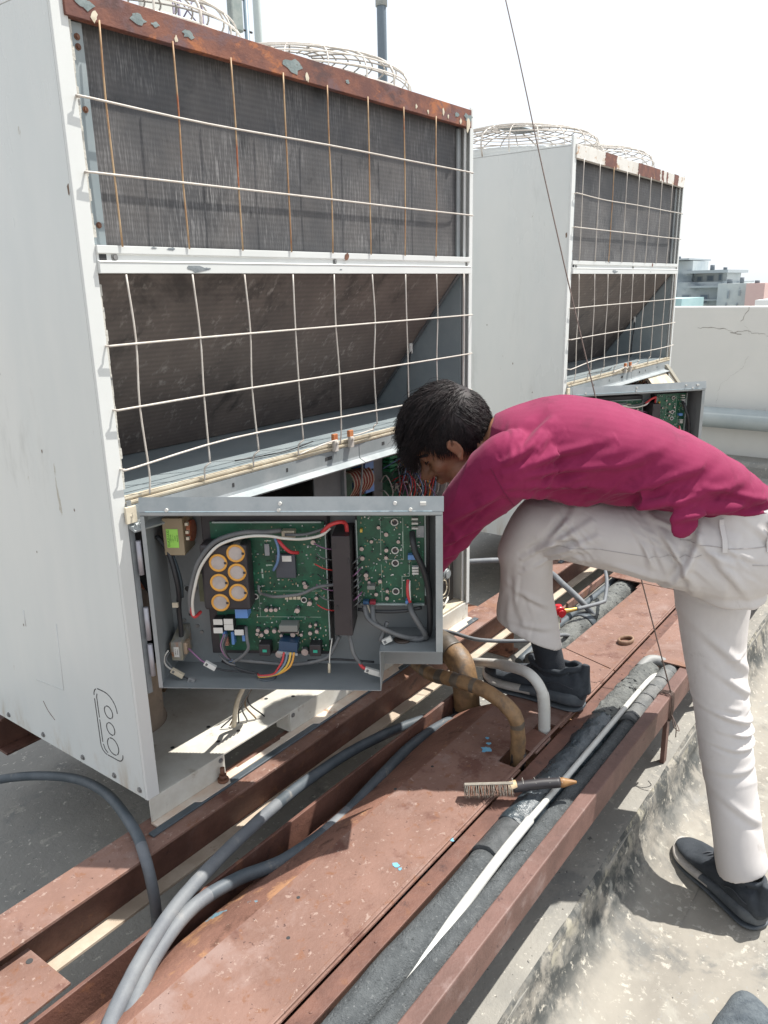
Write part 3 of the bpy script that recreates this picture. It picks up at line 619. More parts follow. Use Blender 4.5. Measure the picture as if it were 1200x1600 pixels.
    for k, x in enumerate(X0):
        j = lambda: rnd.uniform(-.003, .003)
        MB().tube([(x, -.009, MU-.002), (x+j(), -.010, MU+.12), (x+j(), -.010, MU+.24), (x+.002, -.009, CAPB+.004)], .0017, 7, res=3).build('grille_wire', rustwire, u)
        jog = [(x+j()*.5, -.0095, ML-.002), (x+j()*2, -.012, .95), (x+j()*2, -.013, .83), (x+.002, -.013, .70)]
        if k in (1, 2, 3, 6): jog += [(x+.002, -.013, .690), (x-.006, -.010, .683), (x-.008, -.006, .675), (x-.008, -.004, .652)]
        elif k == 5: jog += [(x+.002, -.012, .686), (x-.007, -.010, .680), (x-.008, -.006, .668)]
        else: jog += [(x+.001, -.008, .655)]
        MB().tube(jog, .0019, 7, res=4).build('grille_wire', whitewire, u)
    MB().tube([(1.26, -.008, ML), (1.262, -.008, .86), (1.262, -.006, .66)], .0021, 7, res=3).build('grille_wire', whitewire, u)
    for z, dz in ((1.349, -.003), (1.2325, 0)):
        MB().tube([(.026, .004, z+.001), (.028, -.008, z), (.045, -.0125, z), (.30, -.0125, z+dz*1.8), (.66, -.0125, z+dz*.4), (1.0, -.0125, z-.001), (1.28, -.012, z), (1.307, -.004, z)], .0021, 7, res=4).build('grille_wire', whitewire, u)
    for z, dz in ((.947, -.002), (.831, -.001), (.7185, .012)):
        MB().tube([(.026, .004, z-.004), (.03, -.010, z-.005), (.05, -.015, z-.004), (.30, -.0155, z+dz), (.66, -.0155, z+dz*.5), (1.0, -.0155, z), (1.28, -.014, z+.001), (1.306, -.004, z+.001)], .0021, 7, res=4).build('grille_wire', whitewire, u)
    MB().tube([(.654, -.004, .660), (.645, -.012, .668), (.60, -.008, .665), (.514, -.006, .655)], .002, 6).build('grille_wire', whitewire, u)
    MB().tube([(.704, -.004, .668), (.74, -.010, .669), (.80, -.009, .672)], .002, 6).build('grille_wire', whitewire, u)
    # sensor bracket inside
    m = MB(); m.box(1.235, 1.262, .18, .186, .86, .885); m.box(1.238, 1.25, .172, .18, .83, .862); sb = m.build('sensor_bracket', whitep, u, bevel=.002)
    MB().tube([(1.243, .175, .84), (1.225, .17, .80), (1.222, .175, .72), (1.235, .18, .66)], .003, 6).build('sensor_cable', blackw, u)
    MB().tube([(.36, .05, .662), (.5, .03, .661), (.62, .045, .664)], .0018, 6).build('loose_cable', blackw, u)
    # base
    m = MB()
    m.box(.0295, W_-.02, .004, D_-.006, -.006, -.0015)
    for x0, x1 in ((.004, .214), (.4345, .885), (1.106, W_-.004)): m.box(x0, x1, .001, .004, -.058, -.0015)
    for x0, x1 in ((.214, .4345), (.885, 1.106)): m.box(x0, x1, .001, .004, -.006, -.0015)
    for x in (.214, .4345, .885, 1.106): m.box(x-.0015, x+.0015, .0045, .05, -.058, -.0065)
    m.build('base_pan', M('dusty_base', (.60, .585, .53), (.50, .47, .41), 7, .7, .4, 90, .001, spots=[((.33, .28, .22), 15, .60, .1), ((.38, .17, .07), 5.5, .70, .05)]), u, bevel=.0008)
    m = MB()
    for x0, x1 in ((.004, .25), (.40, .92), (1.07, W_-.004)):
        m.prism([(x0, -.016), (x0+.10, -.016), (x0+.11, -.030), (x1-.05, -.030), (x1-.04, -.016), (x1, -.016), (x1, .006), (x0, .006)], -.0642, -.0585, 'z')
    m.box(.25, .40, -.014, .003, -.0642, -.060); m.box(.92, 1.07, -.014, .003, -.0642, -.060)
    m.build('foot_flange', M('rust_stained_foot', (.66, .60, .52), (.58, .44, .34), 7, .6, .4, 80, .001, spots=[((.36, .14, .055), 6, .58, .12)]), u, bevel=.001)
    m = MB(); m.box(-.02, W_+.01, -.034, -.0165, -.0655, -.060); m.build('rubber_strip', cabledark, u, bevel=.002)
    m = MB()
    for k in range(26): m.cyl((rnd.uniform(.08, 1.2), rnd.uniform(.03, .35), -.0016), (0, 0, 0), .004, 8) if False else None
    for x, y in ((.24, .05), (.30, .045), (.36, .12), (.45, .10), (.50, .05), (.27, .12), (.42, .17), (.16, .12), (.55, .12)): m.cyl((x, y, -.002), (x, y, -.0008), .005, 10)
    m.build('drain_hole', dark, u)
    for x in (.194, 1.12):
        m = MB(); m.cyl((x, -.012, -.0585), (x, -.012, -.052), .013, 18); m.cyl((x, -.012, -.052), (x, -.012, -.042), .0095, 6); m.cyl((x, -.012, -.042), (x, -.012, -.024), .0055, 10)
        m.build('anchor_bolt', boltm, u)
    for x in (.202, .446): screw(u, (x, .001, -.014), (0, -1, 0), .0045)
    # compressors, rear wall
    m = MB(); m.lathe([(.0, .36), (.05, .355), (.085, .33), (.092, .29), (.092, .02), (.098, .0), (.0, .0)], (.17, .31, -.001), 36); m.build('compressor', compr, u)
    m = MB(); m.lathe([(.0, .36), (.05, .355), (.08, .33), (.088, .29), (.088, .02), (.094, .0), (.0, .0)], (.95, .36, -.001), 36); m.build('compressor', M('dark_shell', (.05, .05, .05), (.08, .075, .07), 9, .6), u)
    m = MB(); m.lathe([(.0, .30), (.05, .295), (.06, .27), (.06, .0)], (.48, .42, -.001), 30); m.build('accumulator', dark, u)
    for k in range(7):
        x = .10+k*.05; MB().tube([(x, .30+.03*sin(k*2), .02), (x+.02, .24, .16+.02*k), (x+.06, .30, .30), (x+.05, .40, .42)], .007, 8).build('inner_pipe', [brown, dark, copper, greyw][k % 4], u)
    # wires hanging below the box onto the pan
    MB().tube([(.30, -.05, .28), (.315, .0, .17), (.30, .04, .08), (.295, .055, .01)], .006, 8).build('hanging_sleeve', cream, u)
    for k in range(6):
        MB().tube([(.35+.012*k, -.04, .27), (.36+.006*k, .02, .14), (.31+.008*k, .06, .04+.004*k), (.28+.02*k, .085-.01*k, .003)], .002, 5).build('loose_wire', [greyw, brown, blackw][k % 3], u)
    m = MB()
    for k in range(34):
        x = .40+k*.003; m.tube([(x, .03, .27), (x+rnd.uniform(-.004, .004), .035, .255-rnd.uniform(0, .02))], .0012, 4, res=1)
    m.build('wire_fringe', brown, u)
    # right hand terminal panel under the layered edge
    MB().box(1.10, 1.29, .045, .05, .0, .33).build('terminal_panel', M('dark_terminal_panel', (.055, .05, .05), (.08, .075, .07), 9, .5), u)
    m = MB(); m.cyl((1.215, .045, .125), (1.215, .02, .125), .018, 18); m.cyl((1.215, .02, .125), (1.215, .015, .125), .014, 18); m.build('round_connector', galv, u)
    n = 24; MB().tube([(1.222+.020*cos(2*pi*k/n), .040, .070+.026*sin(2*pi*k/n)) for k in range(n+1)], .0022, 6, res=1).build('gasket_ring', beige, u)
    P = rr(1.175, 1.262, .03, .20, .02); MB().tube([(p[0], .043, p[1]) for p in P+[P[0]]], .0016, 5, res=1).build('panel_bead', beige, u)
    for k in range(3): MB().tube([(1.14, .03, .02+.008*k), (1.17, .015, .03+.006*k), (1.20, .02, .025), (1.235, .03, .035-.004*k)], .0025, 6).build('loose_wire', whitew, u)
    MB().box(1.07, 1.30, .006, .05, .0, .006).build('pan_lip', cream, u)
    # electronics left inside, seen between drip tray and open box
    MB().box(.045, 1.28, .33, .335, .30, .60).build('compartment_back', dark, u)
    MB().box(.045, 1.28, .03, .33, .28, .286).build('compartment_floor', dark, u)
    MB().box(.632, .742, .060, .064, .29, .596).build('divider_panel', M('dim_grey_panel', (.15, .165, .17), (.2, .21, .21), 7, .5), u)
    MB().box(.743, .752, .050, .0655, .29, .594).build('divider_flange', galv, u, bevel=.001)
    ib = MB().box(.79, .985, .17, .175, .40, .60).build('inner_board', pcb, u)
    for k in range(16):
        x, z = .83+.030*(k % 4)+rnd.uniform(0, .01), .585-.016*(k//4)
        MB().cyl((x, .17, z), (x, .13+rnd.uniform(0, .02), z-.006), .008, 10, 0, 1).build('inner_capacitor', [M('dim_green_part', (.02, .10, .07), (.05, .16, .12), 40, .4), greyw], u)
    for k in range(3): MB().box(.885, .925, .09, .14, .530-.034*k, .556-.034*k).build('relay_block', bluep, u)
    m = MB()
    for k in range(22):
        x = .815+k*.0042; m.tube([(x, .10, .46), (x+.002, .075, .50), (x+.001, .09, .535), (x, .13, .53)], .0022, 5, res=3, mi=k % 3 == 0)
    m.build('wound_coil', [M('red_winding', (.24, .045, .03), (.34, .09, .06), 60, .4), beige], u)
    MB().tube([(.83, .07, .45), (.85, .075, .52), (.862, .08, .60)], .0032, 6).build('inner_rod', galv, u)
    MB().box(1.0, 1.045, .15, .155, .30, .60).build('divider_panel', M('dim_grey_panel', (.15, .165, .17)), u)
    MB().box(1.05, 1.29, .16, .165, .30, .60).build('inner_board', pcb, u)
    for k in range(9): MB().box(1.06, 1.10, .13, .158, .590-.013*k, .599-.013*k).build('terminal_block', M('bright_green_terminal', (.03, .22, .10), (.05, .28, .13), 40, .4), u)
    wc = [whitew, redw, bluew, orange, greyw, blackw, purplew, greyw, whitew, blackw]
    for k in range(80):
        x = 1.03+rnd.random()*.24; z = .38+rnd.random()*.13; y = .07+rnd.random()*.07
        MB().tube([(x, y, z-.06), (x+rnd.uniform(-.02, .02), y-.02, z), (x+rnd.uniform(-.03, .03), y-.01, z+.03+rnd.random()*.03), (x+rnd.uniform(-.04, .04), y+.03, z+.02)], rnd.uniform(.0012, .0022), 5, res=4).build('inner_wire', wc[k % 10], u)
    for k in range(30):
        x = 1.06+rnd.random()*.22; z = .40+rnd.random()*.18
        MB().box(x, x+rnd.uniform(.008, .02), .145, .159, z, z+rnd.uniform(.006, .015)).build('inner_part', [greyw, whitep, blackp, M('dim_green_part', (.02, .10, .07))][k % 4], u)
    # hinge
    for z in (.50, .36, .28):
        MB().cyl((.040, -.012, z), (.040, -.012, z+.07), .0052, 12).build('hinge_knuckle', M('pale_hinge', (.34, .33, .36), (.4, .39, .41), 20, .4, metal=.3), u)
    m = MB(); m.box(.0296, .040, -.004, .006, .24, .65); m.build('hinge_strip', M('hinge_steel', (.16, .175, .185), (.22, .235, .24), 20, .45), u)
    m = MB(); m.box(.022, .046, -.010, -.004, .607, .640); m.cyl((.034, -.011, .622), (.034, -.0095, .622), .003, 10); m.build('latch_tab', cream, u, bevel=.002)
    return u
def splat_y(m, x, y, z, r, rnd, st=1.):
    n = 11; vs = [(x+r*2*cos(2*pi*k/n)*rnd.uniform(.5, 1.1)/st, y, z+r*.55*st*st*sin(2*pi*k/n)*rnd.uniform(.4, 1.1)) for k in range(n)]
    m.add([(x, y-.0003, z)]+vs, [(0, 1+k, 1+(k+1) % n) for k in range(n)], 0)

# ---------------------------------------------------------------- the hinged control box, local frame: x along it, y into it, z up
def make_box(parent, ang):
    B = MB(); L, D = .582, .115; Z0, Z1, ZS, XS = .253, .620, .339, .458
    t = .0016
    B.box(0, L, D, D+t, Z0, Z1); B.box(0, t, 0, D, Z0, Z1); B.box(L-t, L, 0, D, ZS, Z1)
    B.box(0, XS, .0, D, Z0-t, Z0); B.box(XS, L, 0, D, ZS-t, ZS); B.box(XS-t, XS, 0, D, Z0, ZS); B.box(0, L, 0, D, Z1, Z1+t)
    b = B.build('control_box', boxin, parent, loc=(.045, -.02, 0), rot=(0, 0, -ang))
    MB().box(0, .0085, -.0018, .0, Z0, Z1).build('box_frame', galv, b, bevel=.0006); MB().box(L-.0135, L, -.0018, .0, ZS, Z1).build('box_frame', galv, b, bevel=.0006)
    MB().box(0, L, -.0035, .010, Z1+.0018, Z1+.0085).build('box_lid_lip', galv, b, bevel=.001)
    m = MB(); m.prism([(-.004, Z1+.009), (.001, Z1+.009), (.004, .655), (.0025, .657)], 0, L+.002, 'x'); m.build('box_lid', galv, b)
    m = MB(); m.add([(.012, -.0006, Z1+.0155), (L-.02, -.0006, Z1+.0155), (L-.02, -.0040, Z1+.0092), (.012, -.0040, Z1+.0092)], [(0, 1, 2, 3)])
    m.v = [(x, y-.0004, z) for x, y, z in m.v]; m.build('tape_strip', M('pale_blue_tape', (.28, .38, .42), (.40, .47, .50), 35, .25, .5, 80, .002, stretch=(1, 1, 3)), b)
    for x, z in ((.055, Z1+.013), (.272, Z1+.013), (.275, .645), (.493, .645), (.522, Z1+.013)): MB().cyl((x, .0012-(.656-z)*.13, z), (x, -.0035-(.656-z)*.12, z), .0034, 12).build('rivet_hole', whitep, b)
    MB().box(.540, .551, -.0045, .001, .641, .647).build('slot_window', whitep, b)
    # housings and boards
    Yb = .075
    MB().box(.093, .352, Yb+.004, D, .292, .602).build('board_housing', blackp, b, bevel=.002)
    MB().box(.408, .556, Yb+.004, D, .405, .605).build('board_housing', blackp, b, bevel=.002)
    bd = MB().box(.112, .345, Yb, Yb+.003, .302, .586).build('circuit_board', pcb, b)
    bd2 = MB().box(.412, .545, Yb, Yb+.003, .412, .602).build('circuit_board', pcb, b)
    m = MB(); m.box(.118, .340, Yb-.004, Yb-.001, .584, .587); m.box(.3465, .349, Yb-.006, Yb+.003, .330, .580); m.box(.4095, .4115, Yb-.006, Yb+.003, .415, .59); m.box(.414, .545, Yb-.005, Yb+.003, .408, .4115); m.box(.5462, .549, Yb-.006, Yb+.003, .43, .602)
    m.build('board_edge', M('pale_board_edge', (.36, .42, .40), None, 10, .5), b)['kind'] = 'stuff'
    # capacitor bank
    MB().box(.100, .196, Yb-.046, Yb-.001, .412, .552).build('capacitor_block', blackp, b, bevel=.006)
    for x, z in ((.137, .515), (.136, .473), (.135, .430), (.174, .535), (.174, .495), (.173, .452)):
        m = MB(); y0, y1, r = .028, Yb+.001, .0186
        m.cyl((x, y1, z), (x, y0, z), r, 28, 0, 1)
        m.lathe([(r, 0), (r+.0002, .002), (r-.0012, .0036), (r-.0035, .0036), (r-.0045, .0018)], (0, 0, 0), 28, 1)
        k0 = len(m.v)-28*5
        for i in range(k0, len(m.v)): vx, vy, vz = m.v[i]; m.v[i] = (x+vx, y0-vz+.0005, z+vy)
        m.add([(x, y0-.0012, z)]+[(x+(r-.0045)*cos(2*pi*k/20), y0-.0014, z+(r-.0045)*sin(2*pi*k/20)) for k in range(20)], [(0, 1+(k+1) % 20, 1+k) for k in range(20)], 2)
        m.box(x+r-.006, x+r-.001, y0-.0042, y0-.003, z-.002, z+.0025, 3)
        m.build('capacitor', [capside, orange, captop, blackp], b)
    def blk(name, x0, x1, z0, z1, y, mat, bev=.0008, yb=Yb): return MB().box(x0, x1, y, yb, z0, z1).build(name, mat, b, bevel=bev)
    blk('film_capacitor', .158, .184, .388, .417, .045, bluep)
    for x, z in ((.109, .376), (.131, .377), (.108, .357), (.131, .364), (.152, .353)):
        blk('relay', x, x+.0195, z-.006, z+.007, .052, blackp); MB().box(x+.0002, x+.0193, .0508, .0518, z-.0055, z+.0068).build('relay_top', whitep, b)
    for x, z0, z1 in ((.124, .338, .352), (.142, .322, .351), (.165, .330, .344)): blk('blue_capacitor', x, x+.006, z0, z1, .058, bluep)
    for k in range(6): blk('resistor', .124, .133, .316+k*.0032, .318+k*.0032, .066, M('salmon_resistor', (.45, .22, .16), None, 9, .5))
    blk('power_module', .245, .285, .470, .520, .062, M('slate_module', (.045, .05, .065), (.06, .065, .08), 9, .5)); MB().box(.259, .278, .0605, .0618, .506, .518).build('module_label', whitep, b)
    blk('heat_sink', .247, .285, .358, .372, .046, M('dull_aluminium', (.20, .205, .19), None, 9, .45)); blk('heat_sink_fins', .249, .283, .350, .3575, .056, blackp)
    for x in (.201, .307): blk('transformer_small', x, x+.024, .302, .328, .048, blackp, .002); MB().box(x+.008, x+.017, .0468, .0478, .311, .317).build('green_mark', M('teal_mark', (.02, .32, .22), None, 9, .4), b)
    m = MB(); T = Matrix.Translation((.265, .05, .322)) @ Matrix.Rotation(.12, 4, 'Y'); m.box(-.020, .018, -.010, .02, -.006, .016, 0, T); m.box(-.022, .020, -.013, -.010, -.011, -.006, 1, T); m.build('plug_connector', [M('navy_plug', (.02, .05, .10), (.03, .07, .13), 9, .4), galv], b)
    for k in range(4): MB().box(.259+.0085*k, .2655+.0085*k, .0655, Yb, .4215, .4275).build('shunt', beige, b)
    blk('label_chip', .222, .232, .515, .540, .070, M('pale_chip', (.30, .31, .33), None, 9, .5))
    blk('terminal_posts', .262, .288, .556, .572, .056, beige); 
    for x, z in ((.196, .425), (.297, .418), ): 
        m = MB(); n = 20; m.tube([(x+.0055*cos(2*pi*k/n), Yb-.003, z+.0055*sin(2*pi*k/n)) for k in range(n+1)], .0013, 5, res=1, mi=0); m.cyl((x, Yb, z), (x, Yb-.001, z), .005, 16, 1); m.build('mounting_hole', [whitep, blackp], b)
    rnd = random.Random(11)
    small = [(.198, .353), (.216, .350), (.205, .342), (.196, .344), (.233, .352), (.243, .351), (.247, .342), (.265, .351), (.272, .345), (.280, .350), (.288, .341), (.307, .345), (.308, .362), (.320, .366), (.322, .352),
             (.219, .399), (.229, .399), (.238, .398), (.284, .399), (.310, .414), (.324, .424), (.300, .456), (.303, .450), (.323, .545), (.240, .30), (.295, .305)]
    for i, (x, z) in enumerate(small):
        r = .0075 if i > 23 else rnd.uniform(.003, .0052); MB().cyl((x, Yb, z), (x, Yb-rnd.uniform(.008, .016), z), r, 12, 0, 1).build('small_capacitor', [greyw, M('pinkish_cap_top', (.42, .32, .29), (.5, .4, .36), 40, .5)], b)
    for x, z in ((.440, .545), (.470, .529), (.456, .463), (.470, .560), (.469, .513), (.494, .545), (.428, .476), (.428, .466), (.433, .458), (.470, .441), (.469, .425), (.421, .51), (.420, .53), (.447, .432), (.455, .575)):
        MB().cyl((x, Yb, z), (x, Yb-rnd.uniform(.006, .014), z), rnd.uniform(.003, .005), 12, 0, 1).build('small_capacitor', [greyw, MATS['pinkish_cap_top']], b)
    for z in (.585, .526, .499, .438):
        m = MB(); n = 20; x = .487; m.tube([(x+.0065*cos(2*pi*k/n), Yb-.003, z+.0065*sin(2*pi*k/n)) for k in range(n+1)], .0014, 5, res=1, mi=0); m.cyl((x, Yb, z), (x, Yb-.002, z), .0055, 16, 1); m.build('mounting_hole', [whitep, blackp], b)
    for z in (.592, .583, .573, .490, .484, .478): blk('white_connector', .521, .534, z, z+.004, .062, whitep, .0004)
    blk('blue_connector', .513, .530, .510, .520, .060, bluep); blk('blue_connector', .507, .517, .416, .423, .058, bluep); blk('dark_connector', .420, .432, .413, .420, .060, M('dim_blue_connector', (.04, .10, .2), None, 9, .4)); blk('red_connector', .434, .446, .413, .420, .060, M('dim_red_connector', (.30, .03, .05), None, 9, .4))
    blk('yellow_capacitor', .418, .423, .566, .573, .064, yelloww); blk('heat_sink', .430, .446, .448, .456, .055, MATS['dull_aluminium'])
    MB().box(.530, .545, Yb-.002, Yb-.0005, .553, .577).build('board_sticker', M('grey_sticker', (.33, .34, .36), (.42, .43, .44), 60, .5), b)
    # tiny parts and silk screen, too small to pick apart
    m = MB(); msk = MB()
    for k in range(420):
        if k < 260: x, z = rnd.uniform(.190, .340), rnd.uniform(.306, .58)
        else: x, z = rnd.uniform(.414, .540), rnd.uniform(.416, .598)
        s1, s2 = rnd.uniform(.0008, .0022), rnd.uniform(.0006, .0012)
        if rnd.random() < .5: s1, s2 = s2, s1
        m.box(x-s1, x+s1, Yb-.0022, Yb-.0002, z-s2, z+s2, rnd.choice((0, 0, 1, 2, 3)))
    sp = m.build('small_part', [M('chip_tan', (.35, .28, .18), None, 9, .5), blackp, whitep, galv], b); sp['kind'] = 'stuff'
    for x0, x1, z0, z1 in ((.195, .335, .4365, .4371), (.199, .33, .3785, .3791), (.203, .2035, .3785, .4365), (.458, .4587, .416, .495), (.458, .4587, .52, .595), (.465, .50, .5935, .5941), (.462, .503, .505, .5056), (.503, .5037, .505, .5935),
                           (.5145, .5155, .470, .505), (.5005, .5145, .4695, .4705), (.4995, .5005, .425, .470), (.502, .503, .53, .565), (.222, .236, .5445, .5465), (.222, .235, .492, .4945), (.212, .215, .465, .485)):
        msk.box(x0, x1, Yb-.0006, Yb-.0001, z0, z1)
    msk.build('printed_line', M('silk_screen', (.40, .50, .42), None, 9, .6), b)['kind'] = 'stuff'
    # central cover
    m = MB(); m.box(.366, .402, .022, D-.001, .362, .572); m.build('wire_cover', blackcover, b, bevel=.0015)
    for x, z in ((.370, .545), (.397, .515), (.371, .417), (.398, .385)): MB().box(x, x+.003, .0205, .0215, z, z+.011).build('cover_clip', blackp, b)
    # coil transformer with lime label
    m = MB(); m.box(.024, .066, .045, D-.001, .524, .602); m.build('transformer', tan, b, bevel=.002)
    m = MB(); m.cyl((.020, .085, .565), (.074, .085, .565), .022, 18); m.build('transformer_winding', copper, b)
    for z in (.585, .568, .555): MB().box(.069, .075, .050, .058, z, z+.006).build('transformer_tag', beige, b)
    lb = MB().box(.0315, .0555, .0438, .0446, .541, .580).build('lime_label', lime, b)
    for k, (s_, sz) in enumerate((('EUA251A32', .0068), ('2 60,0 Hz', .0042), ('1 0 0 1 7.1', .0038), ('CLASS B', .0030), ('MADE 0904', .003))):
        txt('label_text', s_, sz, inkg, b, (.0355+.0045*k, .0436, .5605), (pi/2, -pi/2+pi, 0) if False else (radians(90), radians(-90), 0))
    # bell transformer
    m = MB(); m.prism([(.050, .288), (.050, .330), (.105, .345), (D-.001, .345), (D-.001, .288)], .014, .038, 'x'); m.build('transformer', M('yellowed_core', (.22, .19, .11), (.25, .25, .24), 18, .45, spots=[((.30, .13, .06), 12, .58, .1)]), b, bevel=.0015)
    m = MB(); m.box(.007, .045, .060, .085, .297, .324); m.build('transformer_winding', M('tan_winding', (.30, .21, .14), (.36, .27, .19), 30, .5), b, bevel=.003)
    MB().box(.020, .031, .0488, .0495, .297, .320).build('small_label', whitep, b)
    for k in range(2):
        txt('label_text', ('E1309 VA 24', 'HB 0904 IN')[k], .0026, ink, b, (.0235+.0045*k, .0486, .3085), (radians(90), radians(-90), 0))
    for x, z in ((.0535, .339), (.026, .352), (.062, .325), (.058, .425), (.072, .438)): MB().cyl((x, D, z), (x, D-.003, z), .004, 10).build('screw', screwm, b)
    m = MB(); n = 22; m.tube([(.040+.0075*cos(2*pi*k/n), D-.001, .425+.0075*sin(2*pi*k/n)) for k in range(n+1)], .0013, 5, res=1, mi=0); m.cyl((.040, D, .425), (.040, D-.0008, .425), .007, 18, 1); m.build('grommet', [galv, dark], b)
    m = MB(); n = 24; m.tube([(.215+.018*cos(2*pi*k/n), .045+.014*sin(2*pi*k/n), Z0+.002) for k in range(n+1)], .0022, 6, res=1, mi=0); m.build('grommet', cabledark, b)
    MB().box(.074, .096, Yb+.01, D-.001, .408, .47).build('contactor', M('olive_block', (.10, .11, .06), (.14, .14, .09), 30, .5), b)
    m = MB(); m.box(.03, .345, D+.0017, D+.020, .262, .575)
    for k in range(40): x = .035+k*.0078; m.box(x, x+.0022, D+.020, D+.095, .262, .575)
    m.build('heat_sink', M('dull_fin_metal', (.12, .09, .07), (.17, .14, .12), 30, .6), b)
    # wires
    def wire(pts, r, mat, name='wire', seg=8): return MB().tube(pts, r, seg, res=6).build(name, mat, b)
    H = [(.076, .03, .398), (.078, .025, .43), (.086, .022, .462), (.103, .02, .508), (.133, .02, .546), (.163, .02, .563), (.204, .022, .572), (.242, .03, .570), (.270, .04, .562), (.305, .045, .559), (.343, .04, .568), (.362, .045, .582)]
    wire(H, .0031, whitew); wire([(x-.006, y+.004, z+.007) for x, y, z in H[:8]]+[(.262, .05, .575)], .0050, greyw)
    wire([(x-.009, y+.006, z+.001) for x, y, z in H[:5]], .003, blackw)
    wire([(.073, .032, .43), (.0735, .03, .405), (.079, .032, .397), (.085, .05, .40)], .0035, redw); wire([(.345, .045, .572), (.362, .035, .590), (.382, .035, .597), (.392, .05, .588), (.394, .055, .56)], .0042, redw)
    wire([(.27, .05, .566), (.31, .05, .567), (.345, .05, .577), (.368, .05, .587)], .0032, greyw)
    wire([(.253, .05, .560), (.268, .04, .545), (.280, .045, .532), (.293, .06, .525)], .0035, redw); wire([(.250, .045, .562), (.256, .045, .54), (.252, .05, .51), (.240, .06, .487)], .0028, bluew)
    wire([(.216, .065, .433), (.24, .05, .434), (.27, .045, .438), (.30, .04, .445), (.33, .045, .457), (.368, .05, .461)], .0034, greyw)
    wire([(.215, .065, .433), (.209, .055, .442), (.207, .06, .455)], .0028, greyw)
    for k in range(7): z = .545-.022*k; wire([(.326+.004*(k % 2), .06, z), (.345, .05, z-.006), (.367, .06, z-.014)], .0013, [purplew, greyw, redw, blackw][k % 4])
    for k in range(8): z = .515-.013*k; wire([(.402, .05, z-.01), (.410, .045, z-.002), (.4185, .06, z+.004)], .0016, [greyw, blackw, purplew, greyw][k % 4])
    for k, mt in enumerate((redw, M('grey_blue_wire', (.16, .21, .27), None, 9, .5), yelloww, orange)):
        x = .256+.007*k; wire([(x, .038, .316), (x-.003, .03, .300), (x-.012, .028, .285), (.232+.003*k, .03, .270), (.205, .034, .264-.001*k), (.196, .045, .262)], .0022, mt)
    wire([(.196, .045, .263), (.17, .04, .272), (.145, .045, .279), (.118, .06, .283)], .0026, blackw); wire([(.115, .05, .302), (.135, .04, .29), (.15, .045, .282)], .002, greyw)
    # harness on the left and plugs
    wire([(.006, .06, .56), (.030, .05, .53), (.042, .045, .48), (.043, .05, .44), (.036, .06, .40), (.032, .07, .34), (.026, .075, .30)], .0055, blackw)
    wire([(.008, .062, .555), (.034, .055, .525), (.048, .052, .47), (.047, .055, .43)], .004, M('blue_black_wire', (.035, .05, .06), None, 9, .5))
    MB().box(.030, .042, .040, .045, .413, .423).build('cable_tie', beige, b)
    wire([(.008, .05, .312), (.001, .042, .300), (.005, .035, .286), (.018, .03, .278)], .0018, whitew); wire([(.010, .05, .308), (.004, .042, .295), (.012, .038, .285), (.020, .032, .276)], .0016, greyw)
    def plug(x, z, y, a, l, mat):
        T = Matrix.Translation((x, y, z)) @ Matrix.Rotation(a, 4, 'Y'); m = MB(); m.box(-l/2, l/2, -.004, .004, -.005, .005, 0, T); m.box(-l/2+.003, -l/2+.008, -.0045, -.004, -.003, .003, 1, T); m.build('plug', [mat, greyw], b, bevel=.0006)
    plug(.030, .270, .030, .55, .028, beige); plug(.060, .256, .026, .35, .014, M('grey_plug', (.22, .22, .22), None, 9, .5)); wire([(.041, .03, .262), (.054, .028, .258)], .0016, blackw); plug(.098, .283, .040, .55, .026, whitep)
    wire([(.048, .06, .312), (.062, .05, .305), (.076, .045, .294), (.088, .04, .289)], .002, purplew); wire([(.109, .04, .277), (.13, .04, .272), (.165, .042, .268), (.190, .042, .264)], .0020, blackw)
    for k in range(3): wire([(.130+.004*k, .05, .350), (.124+.004*k, .04, .33), (.130+.003*k, .038, .31), (.142, .045, .294)], .0015, [purplew, greyw, blackw][k])
    wire([(.176, .055, .365), (.180, .04, .345), (.182, .038, .325), (.170, .04, .308), (.150, .045, .292), (.135, .05, .288)], .0034, greyw)
    for k in range(12): a_ = 2*pi*k/12; wire([(.150, .045, .292), (.150+.012*cos(a_)-.008, .043, .292+.006*sin(a_))], .0007, [greyw, bluew, blackw][k % 3], 'strand', 5)
    wire([(.150, .06, .286), (.20, .06, .282), (.26, .055, .280), (.31, .05, .288), (.345, .045, .303), (.36, .05, .325), (.370, .055, .345)], .0040, greyw)
    wire([(.30, .06, .286), (.36, .06, .29), (.44, .06, .285)], .0025, blackw)
    wire([(.39, .05, .36), (.395, .04, .34), (.402, .032, .315), (.415, .03, .295)], .0042, greyw); wire([(.412, .03, .298), (.418, .028, .290), (.425, .028, .286)], .0036, redw); plug(.438, .281, .027, .3, .030, whitep); plug(.444, .276, .030, .3, .026, whitep)
    wire([(.356, .045, .345), (.351, .035, .31), (.350, .03, .278)], .0012, whitew); wire([(.350, .03, .296), (.3495, .028, .276)], .0028, beige)
    # right compartment looms
    wire([(.423, .055, .413), (.430, .04, .395), (.445, .035, .382), (.470, .035, .368), (.505, .04, .352), (.54, .05, .345)], .0050, greyw); wire([(.440, .055, .413), (.443, .04, .39), (.455, .045, .372), (.49, .045, .355), (.53, .045, .344), (.552, .05, .352)], .0055, greyw)
    for k in range(4): wire([(.4205+.003*k, .058, .414), (.428+.003*k, .045, .398), (.438, .036, .386)], .0014, [whitew, purplew, greyw, beige][k])
    wire([(.516, .06, .417), (.520, .045, .405), (.532, .04, .385), (.545, .04, .362), (.548, .05, .345)], .0058, greyw); wire([(.513, .055, .470), (.512, .048, .455), (.513, .045, .440), (.517, .046, .425)], .0032, redw); wire([(.516, .055, .468), (.516, .048, .455), (.517, .045, .43)], .0022, whitew)
